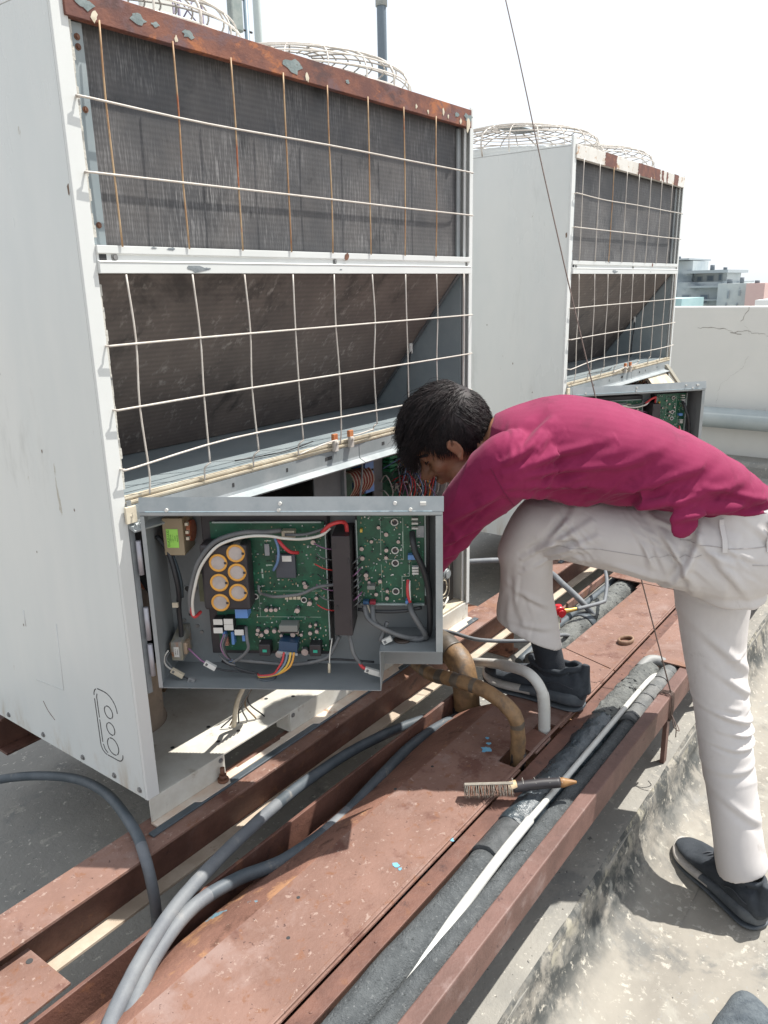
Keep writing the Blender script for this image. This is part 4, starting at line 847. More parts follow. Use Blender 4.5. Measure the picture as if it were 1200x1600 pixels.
    wire([(.522, .06, .568), (.524, .045, .555), (.528, .04, .535), (.537, .038, .515), (.545, .04, .495), (.553, .045, .46), (.556, .05, .42), (.556, .055, .37), (.553, .06, .345)], .0062, blackw)
    for k, mt in enumerate((redw, beige, purplew, redw)): wire([(.520+.002*k, .055, .56), (.524+.002*k, .044, .54), (.531+.0015*k, .038, .522), (.538, .038, .510)], .0013, mt)
    wire([(.47, .05, .38), (.462, .045, .36), (.456, .04, .345), (.456, .06, .341)], .0045, greyw); wire([(.41, .06, .403), (.45, .055, .401), (.50, .055, .402), (.54, .06, .408)], .0040, blackw)
    plug(.470, .349, .03, -.5, .020, whitep); m = MB(); m.lathe([(.016, 0), (.018, .003), (.012, .004), (.0, .004)], (.50, .05, ZS), 20); m.build('grommet', M('brown_grommet', (.07, .05, .04), None, 9, .6), b)
    MB().box(.495, .515, D-.0015, D-.0005, .3735, .3745).build('slot', galv, b)
    return b
u1 = make_unit(1); bx1 = make_box(u1, radians(57))
tag(u1, 'nearer white air conditioning unit with fully rusted top rail and open control box', 'air conditioner', 'outdoor air conditioning units')
u2 = copy_tree(u1); u2.location = (2.0195, 0, 0)
u2['label'] = 'farther white air conditioning unit behind the man, top rail white with rust patches'
for c in kids(u2):
    if c.name.startswith('top_rail'): c.data = c.data.copy(); c.data.materials[0] = rustcap2
    if c.name.startswith('control_box'): c.rotation_euler = (0, 0, -radians(BOX2)); c.location.z = -.016
    if c.name.startswith('paint_patch'): bpy.data.objects.remove(c)
for c in kids(u2):
    if c.name.startswith('grille_wire') and c.data.materials[0] == rustwire and random.random() < .6:
        c.data = c.data.copy(); c.data.materials[0] = whitewire
    if c.name.startswith('rust_spot') or c.name.startswith('paint_chip'): c.location.x += .2
rnd = random.Random(8)
def rust_band(x0, x1, z0=CAPB, z1=TOP+.0035):
    n = 9; L_ = [(x0+rnd.uniform(-.006, .006), z0+(z1-z0)*k/n) for k in range(n+1)]; R_ = [(x1+rnd.uniform(-.006, .006), z0+(z1-z0)*k/n) for k in range(n+1)]
    m = MB(); m.prism(L_+R_[::-1], -.0072, -.0062, 'y'); m.build('rust_patch', M('dark_rust_scale', (.12, .05, .04), (.19, .075, .05), 20, .7, .5, 160, .001, spots=[((.34, .17, .08), 24, .62, .06)]), u2)
for r in RB: rust_band(*r)
m = MB(); P4 = [(.93, -.012, .598), (1.20, -.012, .592), (1.30, -.065, .50), (.985, -.065, .50)]
m.add(P4+[(x, y+.002, z-.002) for x, y, z in P4], [(0, 1, 2, 3), (7, 6, 5, 4), (0, 4, 5, 1), (1, 5, 6, 2), (2, 6, 7, 3), (3, 7, 4, 0)]); m.build('hanging_flap', cream, u2)
m = MB(); A4 = [(1.225, -.008, .625), (1.265, -.008, .625), (1.375, -.07, .49), (1.335, -.07, .49)]
m.add(A4+[(x-.004, y+.012, z) for x, y, z in A4], [(0, 1, 2, 3), (7, 6, 5, 4), (0, 4, 5, 1), (1, 5, 6, 2), (2, 6, 7, 3), (3, 7, 4, 0)]); m.build('hanging_bracket', M('olive_bracket', (.30, .28, .23), None, 9, .6), u2)
# ================================================================ parapet, mast, city
pw = MB(); pw.box(5.31, 5.49, -9, 11, -1.2, .849)
par = pw.build('parapet_wall', wallm, bevel=.01); tag(par, 'long pale plastered parapet wall with a crack behind the units', 'wall')
m = MB(); m.box(5.06, 5.309, -9, 11, GZ-.1, GZ+.10); tag(m.build('wall_skirting', conc, bevel=.03), 'low dusty concrete ledge along the foot of the parapet wall', 'ledge')
rnd = random.Random(2)
def crack(m, pts, w0):
    P = [Vector((0, *p)) for p in pts]
    for k in range(len(P)-1):
        a, b_ = P[k], P[k+1]; n_ = max(2, int((b_-a).length/.02)); q0 = a
        for i in range(1, n_+1):
            q1 = a+(b_-a)*i/n_+Vector((0, rnd.uniform(-.008, .008), rnd.uniform(-.008, .008))); w = w0*rnd.uniform(.3, 1)
            m.add([(5.3088, q0.y-w, q0.z-w), (5.3088, q1.y-w, q1.z-w), (5.3088, q1.y+w, q1.z+w), (5.3088, q0.y+w, q0.z+w)], [(0, 1, 2, 3)]); q0 = q1
m = MB(); 
crack(m, [(.06, .86), (.10, .80), (.12, .74), (.08, .70), (.06, .66)], .0020); crack(m, [(.42, .70), (.22, .69), (.16, .665), (.10, .68), (.0, .66), (-.12, .645), (-.2, .655), (-.35, .69)], .0028)
crack(m, [(.05, .5), (.10, .40), (.22, .30), (.25, .1)], .0006); crack(m, [(.19, .667), (.12, .660)], .006)
m.build('crack', M('crack_shadow_grey', (.30, .28, .25), None, 9, .9), par)
m = MB(); m.cyl((5.20, -9, .04), (5.20, 11, .09), .075, 28); tag(m.build('wall_pipe', M('grey_wall_pipe', (.30, .34, .345), (.37, .40, .40), 3, .45, .1, 20, .002, spots=[((.5, .5, .48), 12, .68, .05)])), 'fat grey pipe running along the foot of the parapet wall', 'pipe')
# masts behind the units
def pole(name, x, y, r, z1, mat, label, collar=None):
    m = MB(); m.cyl((x, y, GZ), (x, y, z1), r, 20); o = m.build(name, mat); tag(o, label, 'mast')
    if collar: MB().cyl((x, y, collar), (x, y, collar+.25), r*1.25, 20).build('collar', galv, o)
    return o
pole('mast_pole', 8.98, 6, .066, 9, M('dark_blue_grey_pole', (.13, .165, .20), None, 5, .5), 'dark grey steel pole rising behind the right fan guard of the nearer unit', 4.75)
pole('mast_pole', 6.56, 6, .045, 9, M('pale_green_pole', (.50, .55, .54), None, 5, .5), 'pale pole just right of the small aerial box')
am = pole('aerial_mast', 6.38, 6, .028, 4.55, M('blue_grey_pole', (.16, .22, .27), None, 5, .5), 'thin blue grey mast carrying a small box behind the left fan guard')
MB().box(6.10, 6.28, 5.94, 6.02, 3.85, 4.28).build('aerial_box', M('grey_green_box', (.22, .26, .25), (.3, .33, .31), 8, .5), am, bevel=.02)
m = MB(); m.tube([(6.28, 6, 4.2), (6.40, 6, 4.22)], .012, 6); m.tube([(6.28, 6, 3.9), (6.46, 6, 3.9)], .012, 6); m.tube([(6.3, 6, 4.50), (6.6, 6, 4.52)], .02, 6); m.tube([(6.3, 6, 4.40), (6.55, 6, 4.62)], .015, 6); m.build('bracket', blackp, am)
lt = empty('lattice_mast', (5.4, 6, GZ)); tag(lt, 'small lattice mast with white panels seen through the left fan guard', 'mast')
for dx, dy in ((0, 0), (.32, 0), (.16, .28)): MB().cyl((dx, dy, 0), (dx, dy, 6), .016, 10).build('leg', M('purple_grey_steel', (.16, .13, .19), None, 5, .5), lt)
m = MB()
for k in range(14): z = .3+k*.42; m.tube([(0, 0, z), (.32, 0, z+.42)], .008, 5); m.tube([(.32, 0, z), (.16, .28, z+.42)], .008, 5); m.tube([(.16, .28, z), (0, 0, z+.42)], .008, 5)
m.build('brace', MATS['purple_grey_steel'], lt)
MB().box(-.50, -.10, -.03, .03, 4.1, 4.75).build('white_panel', M('hazy_white_panel', (.6, .6, .56), None, 5, .6), lt, bevel=.02)
m = MB(); m.tube([(6.0, 6, 3.3), (6.38, 6, 5.4)], .004, 5); tag(m.build('stay_wire', blackp), 'thin dark stay wire slanting up beside the aerial box', 'wire')
# city ground and houses
struct(MB().box(-250, 900, -500, 500, -14.2, -14).build('city_ground', M('dusty_city_ground', (.25, .23, .20), (.33, .31, .27), .05, .9)))
def hz(n, c1, c2=None, **k): return M(n, c1, c2, k.pop('scale', .5), .85, **k)  # distant tones lightened and turned bluish: haze put into the wall colours
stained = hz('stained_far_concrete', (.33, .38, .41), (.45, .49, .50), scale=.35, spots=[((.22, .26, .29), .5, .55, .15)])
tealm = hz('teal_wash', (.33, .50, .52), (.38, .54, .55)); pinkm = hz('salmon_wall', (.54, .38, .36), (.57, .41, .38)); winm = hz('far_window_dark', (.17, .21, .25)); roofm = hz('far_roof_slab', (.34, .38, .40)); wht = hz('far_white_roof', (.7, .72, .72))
def house(name, x, y0, y1, z1, dx, mat, label, wins=(), slabs=(), extra=None):
    h = MB().box(x, x+dx, y0, y1, -14, z1).build(name, mat); tag(h, label, 'building', 'buildings beyond the parapet')
    for (a, b_, c, d) in wins:
        f = MB().box(x-.06, x+.0, a, b_, c, d).build('window', roofm, h); MB().box(x-.08, x-.061, a+.06, b_-.06, c+.06, d-.06).build('pane', winm, f)
    for (a, b_, c, d, pr_) in slabs: MB().box(x-pr_, x+dx*.6, a, b_, c, d).build('roof_slab', roofm, h)
    return h
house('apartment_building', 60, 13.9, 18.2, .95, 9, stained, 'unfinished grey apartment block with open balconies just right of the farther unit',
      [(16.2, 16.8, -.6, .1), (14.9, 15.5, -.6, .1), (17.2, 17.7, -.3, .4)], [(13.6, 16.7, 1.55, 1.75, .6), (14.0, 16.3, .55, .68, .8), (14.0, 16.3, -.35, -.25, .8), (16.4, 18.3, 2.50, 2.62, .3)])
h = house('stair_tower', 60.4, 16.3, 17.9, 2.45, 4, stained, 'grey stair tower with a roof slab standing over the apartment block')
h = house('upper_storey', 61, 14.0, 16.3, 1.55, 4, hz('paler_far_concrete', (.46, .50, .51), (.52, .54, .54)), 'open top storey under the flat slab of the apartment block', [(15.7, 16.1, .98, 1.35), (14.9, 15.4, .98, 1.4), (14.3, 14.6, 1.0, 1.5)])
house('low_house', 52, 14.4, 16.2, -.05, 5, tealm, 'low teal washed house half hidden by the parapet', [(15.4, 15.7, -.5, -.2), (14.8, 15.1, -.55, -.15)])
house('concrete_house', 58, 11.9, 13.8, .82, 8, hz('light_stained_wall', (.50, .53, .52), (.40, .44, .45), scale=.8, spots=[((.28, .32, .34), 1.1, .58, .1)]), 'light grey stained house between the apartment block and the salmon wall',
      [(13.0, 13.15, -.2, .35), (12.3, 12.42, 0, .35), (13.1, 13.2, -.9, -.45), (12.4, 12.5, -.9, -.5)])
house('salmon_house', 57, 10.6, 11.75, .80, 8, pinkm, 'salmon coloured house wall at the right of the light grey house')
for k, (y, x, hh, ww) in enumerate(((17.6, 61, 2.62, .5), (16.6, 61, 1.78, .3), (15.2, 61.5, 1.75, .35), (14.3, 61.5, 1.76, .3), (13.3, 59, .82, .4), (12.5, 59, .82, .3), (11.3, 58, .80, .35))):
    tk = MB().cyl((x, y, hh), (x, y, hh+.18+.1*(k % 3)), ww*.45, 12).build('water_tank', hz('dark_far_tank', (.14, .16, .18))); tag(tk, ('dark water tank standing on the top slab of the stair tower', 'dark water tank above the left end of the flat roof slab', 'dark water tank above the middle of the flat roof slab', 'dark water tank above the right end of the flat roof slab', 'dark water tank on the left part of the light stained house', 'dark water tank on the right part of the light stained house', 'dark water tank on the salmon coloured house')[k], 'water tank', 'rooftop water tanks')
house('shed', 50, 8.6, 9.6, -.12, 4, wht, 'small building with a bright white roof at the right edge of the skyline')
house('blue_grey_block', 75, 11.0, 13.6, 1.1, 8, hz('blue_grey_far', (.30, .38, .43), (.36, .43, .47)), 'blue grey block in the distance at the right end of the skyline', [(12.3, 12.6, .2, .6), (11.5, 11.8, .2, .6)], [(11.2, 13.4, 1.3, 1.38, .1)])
rnd = random.Random(12); m = MB()
for k in range(240):
    a_ = rnd.uniform(-1.4, 1.5); r_ = rnd.uniform(130, 420); x, y = r_*cos(a_), r_*sin(a_)
    m.box(x, x+rnd.uniform(6, 16), y, y+rnd.uniform(6, 16), -14, rnd.uniform(-9, -2)+r_*.004, rnd.choice((0, 1, 2)))
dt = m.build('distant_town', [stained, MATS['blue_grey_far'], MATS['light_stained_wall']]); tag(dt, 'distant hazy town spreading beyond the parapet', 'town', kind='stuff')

# loose grit and paint flakes on the concrete
rnd = random.Random(21); m = MB()
for k in range(1500):
    if k % 2: x, y = rnd.uniform(-.2, 3.5), rnd.uniform(-1.6, -.9); z = FZ-.003+rough(x, y, .004, 4)
    else: x, y = rnd.uniform(-.3, 2.6), (rnd.uniform(-.715, -.60) if k % 4 else rnd.uniform(-.20, .9)); z = GZ+rough(x, y, .0035)
    r = rnd.uniform(.0008, .0032)*(1 if rnd.random() < .93 else 2.2); a_ = rnd.random()*6; h = r*rnd.uniform(.3, .9)
    P = [(x+r*cos(a_+2.1*i)*rnd.uniform(.6, 1.3), y+r*sin(a_+2.1*i)*rnd.uniform(.6, 1.3), z-.0005) for i in range(3)]+[(x, y, z+h)]
    m.add(P, [(0, 1, 3), (1, 2, 3), (2, 0, 3)], rnd.choice((0, 0, 1, 2)))
gr_ = m.build('grit', [conc, M('pale_flake', (.45, .42, .37), (.52, .49, .43), 60, .9), M('dark_crumb', (.05, .05, .048), (.09, .085, .08), 60, .9)]); tag(gr_, 'loose grit and paint flakes scattered over the concrete', 'grit', kind='stuff')
# ================================================================ the man
PO = Vector((.97, -.60, -.06))
def Pw(u, w, z): return Vector((-.8215+.603*u+.797*w, -1.2657-.797*u+.603*w, z))-PO
def loft(m, secs, n=28, lat=(0, 1, 0), e=2.2):
    """secs: (u, w, z, half_vertical, half_lateral [, tilt vector])"""
    C_ = [Vector(s[:3]) for s in secs]; rings = []
    for i, s in enumerate(secs):
        t = (C_[min(i+1, len(C_)-1)]-C_[max(i-1, 0)]).normalized()
        if len(s) > 5 and s[5]: t = Vector(s[5]).normalized()
        l = Vector(lat); l = (l-t*l.dot(t)).normalized(); v = t.cross(l); ring = []
        for k in range(n):
            a = 2*pi*k/n; ca, sa = cos(a), sin(a)
            q = C_[i]+v*s[3]*math.copysign(abs(ca)**(2/e), ca)+l*s[4]*math.copysign(abs(sa)**(2/e), sa)
            ring.append(q)
        rings.append(ring)
    # smooth interpolation between sections
    R2 = []
    for i in range(len(rings)-1):
        a = rings[max(i-1, 0)]; b = rings[i]; c = rings[i+1]; d = rings[min(i+2, len(rings)-1)]
        for q in range(5):
            t = q/5; R2.append([.5*((2*b[k])+(c[k]-a[k])*t+(2*a[k]-5*b[k]+4*c[k]-d[k])*t*t+(3*b[k]-a[k]-3*c[k]+d[k])*t**3) for k in range(n)])
    R2.append(rings[-1])
    vs = [Pw(*q) for r in R2 for q in r]; fs = [(i*n+k, i*n+(k+1) % n, (i+1)*n+(k+1) % n, (i+1)*n+k) for i in range(len(R2)-1) for k in range(n)]
    o = len(vs); vs += [Pw(*(sum((q for q in R2[0]), Vector())/n)), Pw(*(sum((q for q in R2[-1]), Vector())/n))]
    fs += [(o, (k+1) % n, k) for k in range(n)]+[(o+1, o-n+k, o-n+(k+1) % n) for k in range(n)]
    m.add(vs, fs, 0, True)
def ell(m, c, rx, ry, rz, ax=None, n=20):
    """ellipsoid in u,w,z space; ax = three axis vectors"""
    ax = ax or (Vector((1, 0, 0)), Vector((0, 1, 0)), Vector((0, 0, 1))); vs = []
    for j in range(1, n//2):
        th = pi*j/(n//2)
        for k in range(n):
            a = 2*pi*k/n; q = Vector(c)+ax[0]*rx*sin(th)*cos(a)+ax[1]*ry*sin(th)*sin(a)+ax[2]*rz*cos(th); vs.append(Pw(*q))
    r = n//2-1; vs += [Pw(*(Vector(c)+ax[2]*rz)), Pw(*(Vector(c)-ax[2]*rz))]; o = r*n
    fs = [(j*n+k, (j+1)*n+k, (j+1)*n+(k+1) % n, j*n+(k+1) % n) for j in range(r-1) for k in range(n)]+[(o, k, (k+1) % n) for k in range(n)]+[(o+1, (r-1)*n+(k+1) % n, (r-1)*n+k) for k in range(n)]
    m.add(vs, fs, 0, True)
def skin_to_mesh(m, name, mat, voxel, smooth=6, disp=None, parent=None, sub=0):
    me = bpy.data.meshes.new(name); me.from_pydata(m.v, [], m.f); me.update()
    bm = bmesh.new(); bm.from_mesh(me); bmesh.ops.recalc_face_normals(bm, faces=bm.faces); bm.to_mesh(me); bm.free()
    t = bpy.data.objects.new('t', me); COL.objects.link(t)
    r = t.modifiers.new('r', 'REMESH'); r.mode = 'VOXEL'; r.voxel_size = voxel
    s = t.modifiers.new('s', 'SMOOTH'); s.factor = .6; s.iterations = smooth
    dg = bpy.context.evaluated_depsgraph_get(); out = bpy.data.meshes.new_from_object(t.evaluated_get(dg)); bpy.data.objects.remove(t)
    out.name = name
    if disp:
        n = len(out.vertices); co = np.empty(n*3); no = np.empty(n*3); out.vertices.foreach_get('co', co); out.vertex_normals.foreach_get('vector', no)
        co = co.reshape(-1, 3); no = no.reshape(-1, 3)
        W3 = co+np.array(PO)
        U = (W3[:, 0]+.8215)*.603-(W3[:, 1]+1.2657)*.797; Wd = (W3[:, 0]+.8215)*.797+(W3[:, 1]+1.2657)*.603
        dd = disp(U, Wd, W3[:, 2], no)
        co = co+no*dd[:, None]; out.vertices.foreach_set('co', co.ravel()); out.update()
    out.materials.clear(); out.materials.append(mat)
    for p in out.polygons: p.use_smooth = True
    return link(name, out, parent)
def sm(x, a, b): t = np.clip((x-a)/(b-a), 0, 1); return t*t*(3-2*t)
def N3(U, W, Z, s, off=0.):
    rs = np.random.RandomState(int(off*10)+3); T = rs.rand(64, 64, 64)*2-1     # value noise on a periodic lattice
    P = np.stack([U*s[0]+off, W*s[1]+off*.7, Z*s[2]-off], 1)*1.15; I = np.floor(P).astype(int); F_ = P-I; F_ = F_*F_*(3-2*F_); out = 0
    for i in (0, 1):
        for j in (0, 1):
            for k in (0, 1):
                w_ = (F_[:, 0] if i else 1-F_[:, 0])*(F_[:, 1] if j else 1-F_[:, 1])*(F_[:, 2] if k else 1-F_[:, 2])
                out = out+w_*T[(I[:, 0]+i) % 64, (I[:, 1]+j) % 64, (I[:, 2]+k) % 64]
    return out*.8
def crease(U, W, Z, s, off):
    q = N3(U, W, Z, s, off); return (1-np.abs(q)*2.4)**3*(np.abs(q) < .41)
def ridge(U, Z, x0, z0, x1, z1, wd, amp):
    """soft fold along a segment, in the u,z plane"""
    d = np.array([x1-x0, z1-z0]); L2 = d@d; t = np.clip(((U-x0)*d[0]+(Z-z0)*d[1])/L2, 0, 1)
    px, pz = U-(x0+t*d[0]), Z-(z0+t*d[1]); s_ = (px*d[1]-pz*d[0])/math.sqrt(L2)
    env = np.sin(pi*np.clip(t, .03, .97))**.6
    return amp*env*(np.exp(-((s_)/wd)**2)-.75*np.exp(-((s_-1.5*wd)/wd)**2))*(np.hypot(px, pz) < 5*wd)

skinm = M('brown_skin', (.25, .115, .065), (.29, .14, .08), 30, .5, .15, 300, .0006, spec=.4, spots=[((.19, .08, .045), 14, .6, .15)])
skinm.node_tree.nodes['Principled BSDF'].inputs['Subsurface Weight'].default_value = .08
skinm.node_tree.nodes['Principled BSDF'].inputs['Subsurface Radius'].default_value = (.01, .004, .002)
shirtm = M('magenta_cotton', (.20, .0125, .058), (.235, .017, .070), 7, .8, .6, 1100, .0006, sheen=.08, spec=.2, spots=[((.16, .009, .046), 9, .55, .2)])
pantm = M('stone_twill', (.53, .50, .485), (.57, .54, .525), 5, .8, .5, 1100, .0005, spec=.2, spots=[((.42, .385, .36), 7, .60, .12)])
sockm = M('black_sock', (.018, .022, .03), (.026, .03, .038), 40, .9, 1., 500, .001)
shoem = M('black_mesh_shoe', (.02, .026, .034), (.035, .042, .052), 30, .8, .8, 500, .001)
solem = M('worn_dark_sole', (.055, .066, .078), (.085, .095, .105), 20, .6, .3, 120, .001)
soleg = M('grey_white_sole', (.36, .34, .31), (.44, .41, .38), 20, .6)
hairm = M('black_hair', (.012, .010, .011), (.030, .022, .022), 60, .6, spec=.3)

HO = Vector((.165, 1.885, .678)); HH = Vector((-.68, .05, .73)).normalized(); HN = Vector((-.70, .10, -.68)); HN = (HN-HH*HN.dot(HH)).normalized(); HS = HH.cross(HN)
if HS.y > 0: HS = -HS      # towards the viewer
AX = (HN, HS, HH)
def hp(n, s, h): return HO+HN*n+HS*s+HH*h
b = MB()
# head
ell(b, hp(-.012, 0, .022), .098, .076, .098, AX, 32)          # skull
ell(b, hp(.022, 0, -.045), .068, .056, .070, AX, 28)          # face and jaw
ell(b, hp(.058, 0, -.098), .026, .026, .020, AX)              # chin
ell(b, hp(.066, 0, .020), .026, .054, .022, AX)               # brow
for s_ in (-1, 1):
    ell(b, hp(.058, .037*s_, -.030), .022, .022, .022, AX)    # cheek
    ell(b, hp(.030, .050*s_, -.075), .030, .014, .024, AX)    # jaw corner
    ell(b, hp(.068, .031*s_, .002), .0135, .0145, .011, AX)    # eye ball under lid
    # ear
    ell(b, hp(-.004, .079*s_, -.018), .0145, .006, .025, (HN*.95-HH*.25, HS, HH*.95+HN*.2))
    for k in range(14):
        a = -1.0+4.6*k/13; ell(b, hp(-.004-.0145*sin(a)*.9, .084*s_, -.016+.0225*cos(a)), .0042, .005, .0042, AX, 10)
    ell(b, hp(.002, .084*s_, -.044), .008, .005, .009, AX, 12)
loft(b, [(*hp(.086, 0, .004), .008, .008), (*hp(.100, 0, -.016), .010, .010), (*hp(.112, 0, -.032), .013, .014), (*hp(.100, 0, -.042), .010, .017)], 16)
for s_ in (-1, 1): ell(b, hp(.095, .013*s_, -.037), .012, .009, .009, AX, 14)
ell(b, hp(.088, 0, -.060), .014, .024, .0065, AX, 16); ell(b, hp(.086, 0, -.071), .014, .021, .007, AX, 16)   # lips
# neck, trunk, arms and legs, all one body
loft(b, [(*hp(-.03, 0, -.03), .058, .056), (.235, 1.875, .672), ] and [(*hp(-.035, 0, -.01), .060, .058), (*hp(-.045, 0, -.075), .056, .058), (.275, 1.855, .670, .062, .066), (.33, 1.85, .66, .07, .09)], 24)
loft(b, [(.30, 1.85, .655, .06, .13), (.38, 1.845, .65, .085, .155), (.50, 1.82, .635, .085, .14), (.64, 1.79, .60, .075, .125), (.76, 1.77, .53, .07, .12), (.82, 1.77, .44, .08, .13), (.83, 1.77, .36, .06, .12)], 28)
def limb(pts, n=16): loft(b, pts, n, lat=(.3, 1, .1))
limb([(.33, 1.72, .655, .05, .05), (.27, 1.71, .62, .048, .048), (.20, 1.75, .52, .042, .042), (.10, 1.80, .405, .036, .036), (.085, 1.83, .385, .036, .036), (.10, 1.93, .37, .034, .034), (.13, 2.06, .355, .024, .026)])
limb([(.35, 1.98, .655, .05, .05), (.30, 2.03, .60, .048, .048), (.26, 2.09, .50, .042, .042), (.22, 2.12, .42, .037, .037), (.21, 2.14, .40, .036, .036), (.16, 2.22, .345, .032, .032), (.13, 2.28, .31, .024, .026)])
def hand(o, d, up, sgn):
    o, d, up = Vector(o), Vector(d).normalized(), Vector(up).normalized(); sd_ = d.cross(up).normalized(); up = sd_.cross(d)
    loft(b, [(*(o), .018, .024), (*(o+d*.03), .016, .036), (*(o+d*.06), .014, .042), (*(o+d*.09), .012, .040)], 18, lat=sd_)
    for k, (off, L_) in enumerate(((-.030, .068), (-.010, .077), (.010, .072), (.029, .058))):
        base = o+d*.088+sd_*off; c1 = base+d*L_*.45-up*.004; c2 = c1+(d*.75-up*.65).normalized()*L_*.32; c3 = c2+(d*.25-up*.95).normalized()*L_*.28
        loft(b, [(*(base-d*.02), .009, .009), (*base, .0095, .0095), (*c1, .0085, .0085), (*c2, .0078, .0078), (*c3, .006, .006)], 10, lat=sd_)
    tb = o+d*.03+sd_*(-.030*sgn); t1 = tb+(d*.6-sd_*sgn*.7-up*.2).normalized()*.035; t2 = t1+(d*.9-sd_*sgn*.2-up*.4).normalized()*.028
    loft(b, [(*(tb-d*.01+sd_*.012*sgn), .013, .013), (*tb, .012, .012), (*t1, .0105, .0105), (*t2, .007, .007)], 10, lat=sd_)
hand((.13, 2.06, .355), (.1, 1, -.05), (-.1, .1, 1), 1); hand((.13, 2.28, .31), (-.35, .8, -.3), (0, 0, 1), -1)
limb([(.80, 1.70, .42, .085, .085), (.62, 1.77, .44, .070, .070), (.45, 1.83, .455, .055, .055), (.36, 1.855, .44, .05, .05), (.362, 1.87, .36, .048, .05), (.392, 1.895, .20, .030, .032), (.426, 1.903, .08, .024, .025), (.441, 1.908, .0, .022, .024)])
limb([(.83, 1.84, .40, .085, .085), (.815, 1.80, .22, .066, .070), (.83, 1.75, .03, .046, .050), (.84, 1.70, -.10, .046, .050), (.855, 1.63, -.28, .036, .036), (.860, 1.608, -.38, .026, .026), (.8575, 1.618, -.43, .023, .023)])
def foot_uwz(x, y): return (x+.8215)*.603-(y+1.2657)*.797, (x+.8215)*.797+(y+1.2657)*.603
def foot(hx, hy, dx, dy, z):
    l = math.hypot(dx, dy); dx, dy = dx/l, dy/l; S_ = []
    for t, r, h in ((.06, .014, .045), (.09, .020, .045), (.15, .024, .038), (.20, .028, .024), (.245, .018, .018)):
        u_, w_ = foot_uwz(hx+dx*t, hy+dy*t); S_.append((u_, w_, z+h, h*.62, r))
    su, sw = foot_uwz(hx-dy, hy+dx); hu, hw = foot_uwz(hx, hy); loft(b, S_, 16, lat=(su-hu, sw-hw, 0))
FEET = [(.967, -.566, .005, 1, -.060), (.930, -1.055, .575, .82, FZ+.001)]
for f in FEET: foot(*f)
body = skin_to_mesh(b, 'person', skinm, .0042, 5)
body.location = PO
tag(body, 'man in magenta shirt and stone coloured trousers bending into the nearer unit', 'person')
# eyebrow, eye slit, stubble
m = MB()
def face_strip(m, pts, r, seg=6): m.tube([Pw(*hp(*p)) for p in pts], r, seg, res=5)
for s_ in (-1, 1):
    face_strip(m, [(.080, .012*s_, .016), (.084, .028*s_, .021), (.074, .048*s_, .018), (.060, .056*s_, .012)], .0042)
    face_strip(m, [(.084, .018*s_, -.003), (.083, .031*s_, -.006), (.072, .046*s_, -.003)], .0016)
m.build('eyebrow', hairm, body)
rnd = random.Random(4)
m = MB()
for k in range(1400):
    n_, s_, h_ = rnd.uniform(-.02, .09), rnd.choice((-1, 1))*rnd.uniform(.0, .058), rnd.uniform(-.12, -.045)
    if k % 5 == 0: n_, s_, h_ = rnd.uniform(.085, .10), rnd.uniform(-.022, .022), rnd.uniform(-.054, -.046)
    d = Vector((n_-.02, s_, h_+.04))
    # onto the jaw ellipsoid
    q = math.sqrt(((n_-.022)/.068)**2+(s_/.056)**2+((h_+.045)/.070)**2)
    if k % 5: n_, s_, h_ = .022+(n_-.022)/q, s_/q, -.045+(h_+.045)/q
    if k % 5 and (h_ > -.05 and n_ > .02): continue
    p = Pw(*hp(n_, s_, h_)); e = Pw(*hp(n_*1.05, s_*1.06, h_-.005)); sd_ = Vector((.0004, .0003, 0)); m.add([p-sd_, p+sd_, e], [(0, 1, 2)])
st = m.build('stubble', hairm, body); st['kind'] = 'stuff'
# hair
hb = MB(); rnd = random.Random(9)
SC = (.102, .082, .103)
def scalp(th, ph):   # th from crown, ph around: 0 = front
    return Vector((-.012+SC[0]*sin(th)*cos(ph), SC[1]*sin(th)*sin(ph), .022+SC[2]*cos(th)))
def hairline(ph):
    a = abs(((ph+pi) % (2*pi))-pi)
    return np.interp(a, [0, .5, .9, 1.2, 1.5, 1.9, 2.4, pi], [1.18, 1.22, 1.38, 1.75, 1.95, 2.30, 2.42, 2.40])
cap = []; nu, nv = 48, 20
for j in range(nv+1):
    for i in range(nu):
        ph = 2*pi*i/nu; th = hairline(ph)*j/nv; p = scalp(th, ph); k = 1.05-.04*(j/nv)**4; p = Vector((-.012+(p.x+.012)*k, p.y*k, .022+(p.z-.022)*k)); cap.append(Pw(*hp(*p)))
hb.add(cap, [(j*nu+i, j*nu+(i+1) % nu, (j+1)*nu+(i+1) % nu, (j+1)*nu+i) for j in range(nv) for i in range(nu)], 0, True)
def strand(root_n, flow, L_, lift, r, n=6, curl=0.):
    p = Vector(root_n); c = Vector((-.012, 0, .022)); pts = []
    d = Vector(flow)
    for k in range(n+1):
        t = k/n; q = p-c; nn = Vector((q.x/SC[0]**2, q.y/SC[1]**2, q.z/SC[2]**2)).normalized()
        pts.append(p.copy()); dt = (d-nn*d.dot(nn)*.92).normalized() if k < n*.75 else (d+nn*.05).normalized()
        p = p+dt*L_/n+nn*lift*(1-t*1.1)*L_/n+Vector((rnd.uniform(-1, 1), rnd.uniform(-1, 1), rnd.uniform(-1, 1)))*curl*L_
        # keep above the scalp
        q = p-c; e = math.sqrt((q.x/SC[0])**2+(q.y/SC[1])**2+(q.z/SC[2])**2)
        if e < 1.04: p = c+q*(1.04/e)
    P3 = [Pw(*hp(*q)) for q in pts]; hb.tube(P3, r, 3, res=1, cap=False, rfun=lambda t: 1.15-t*.95)
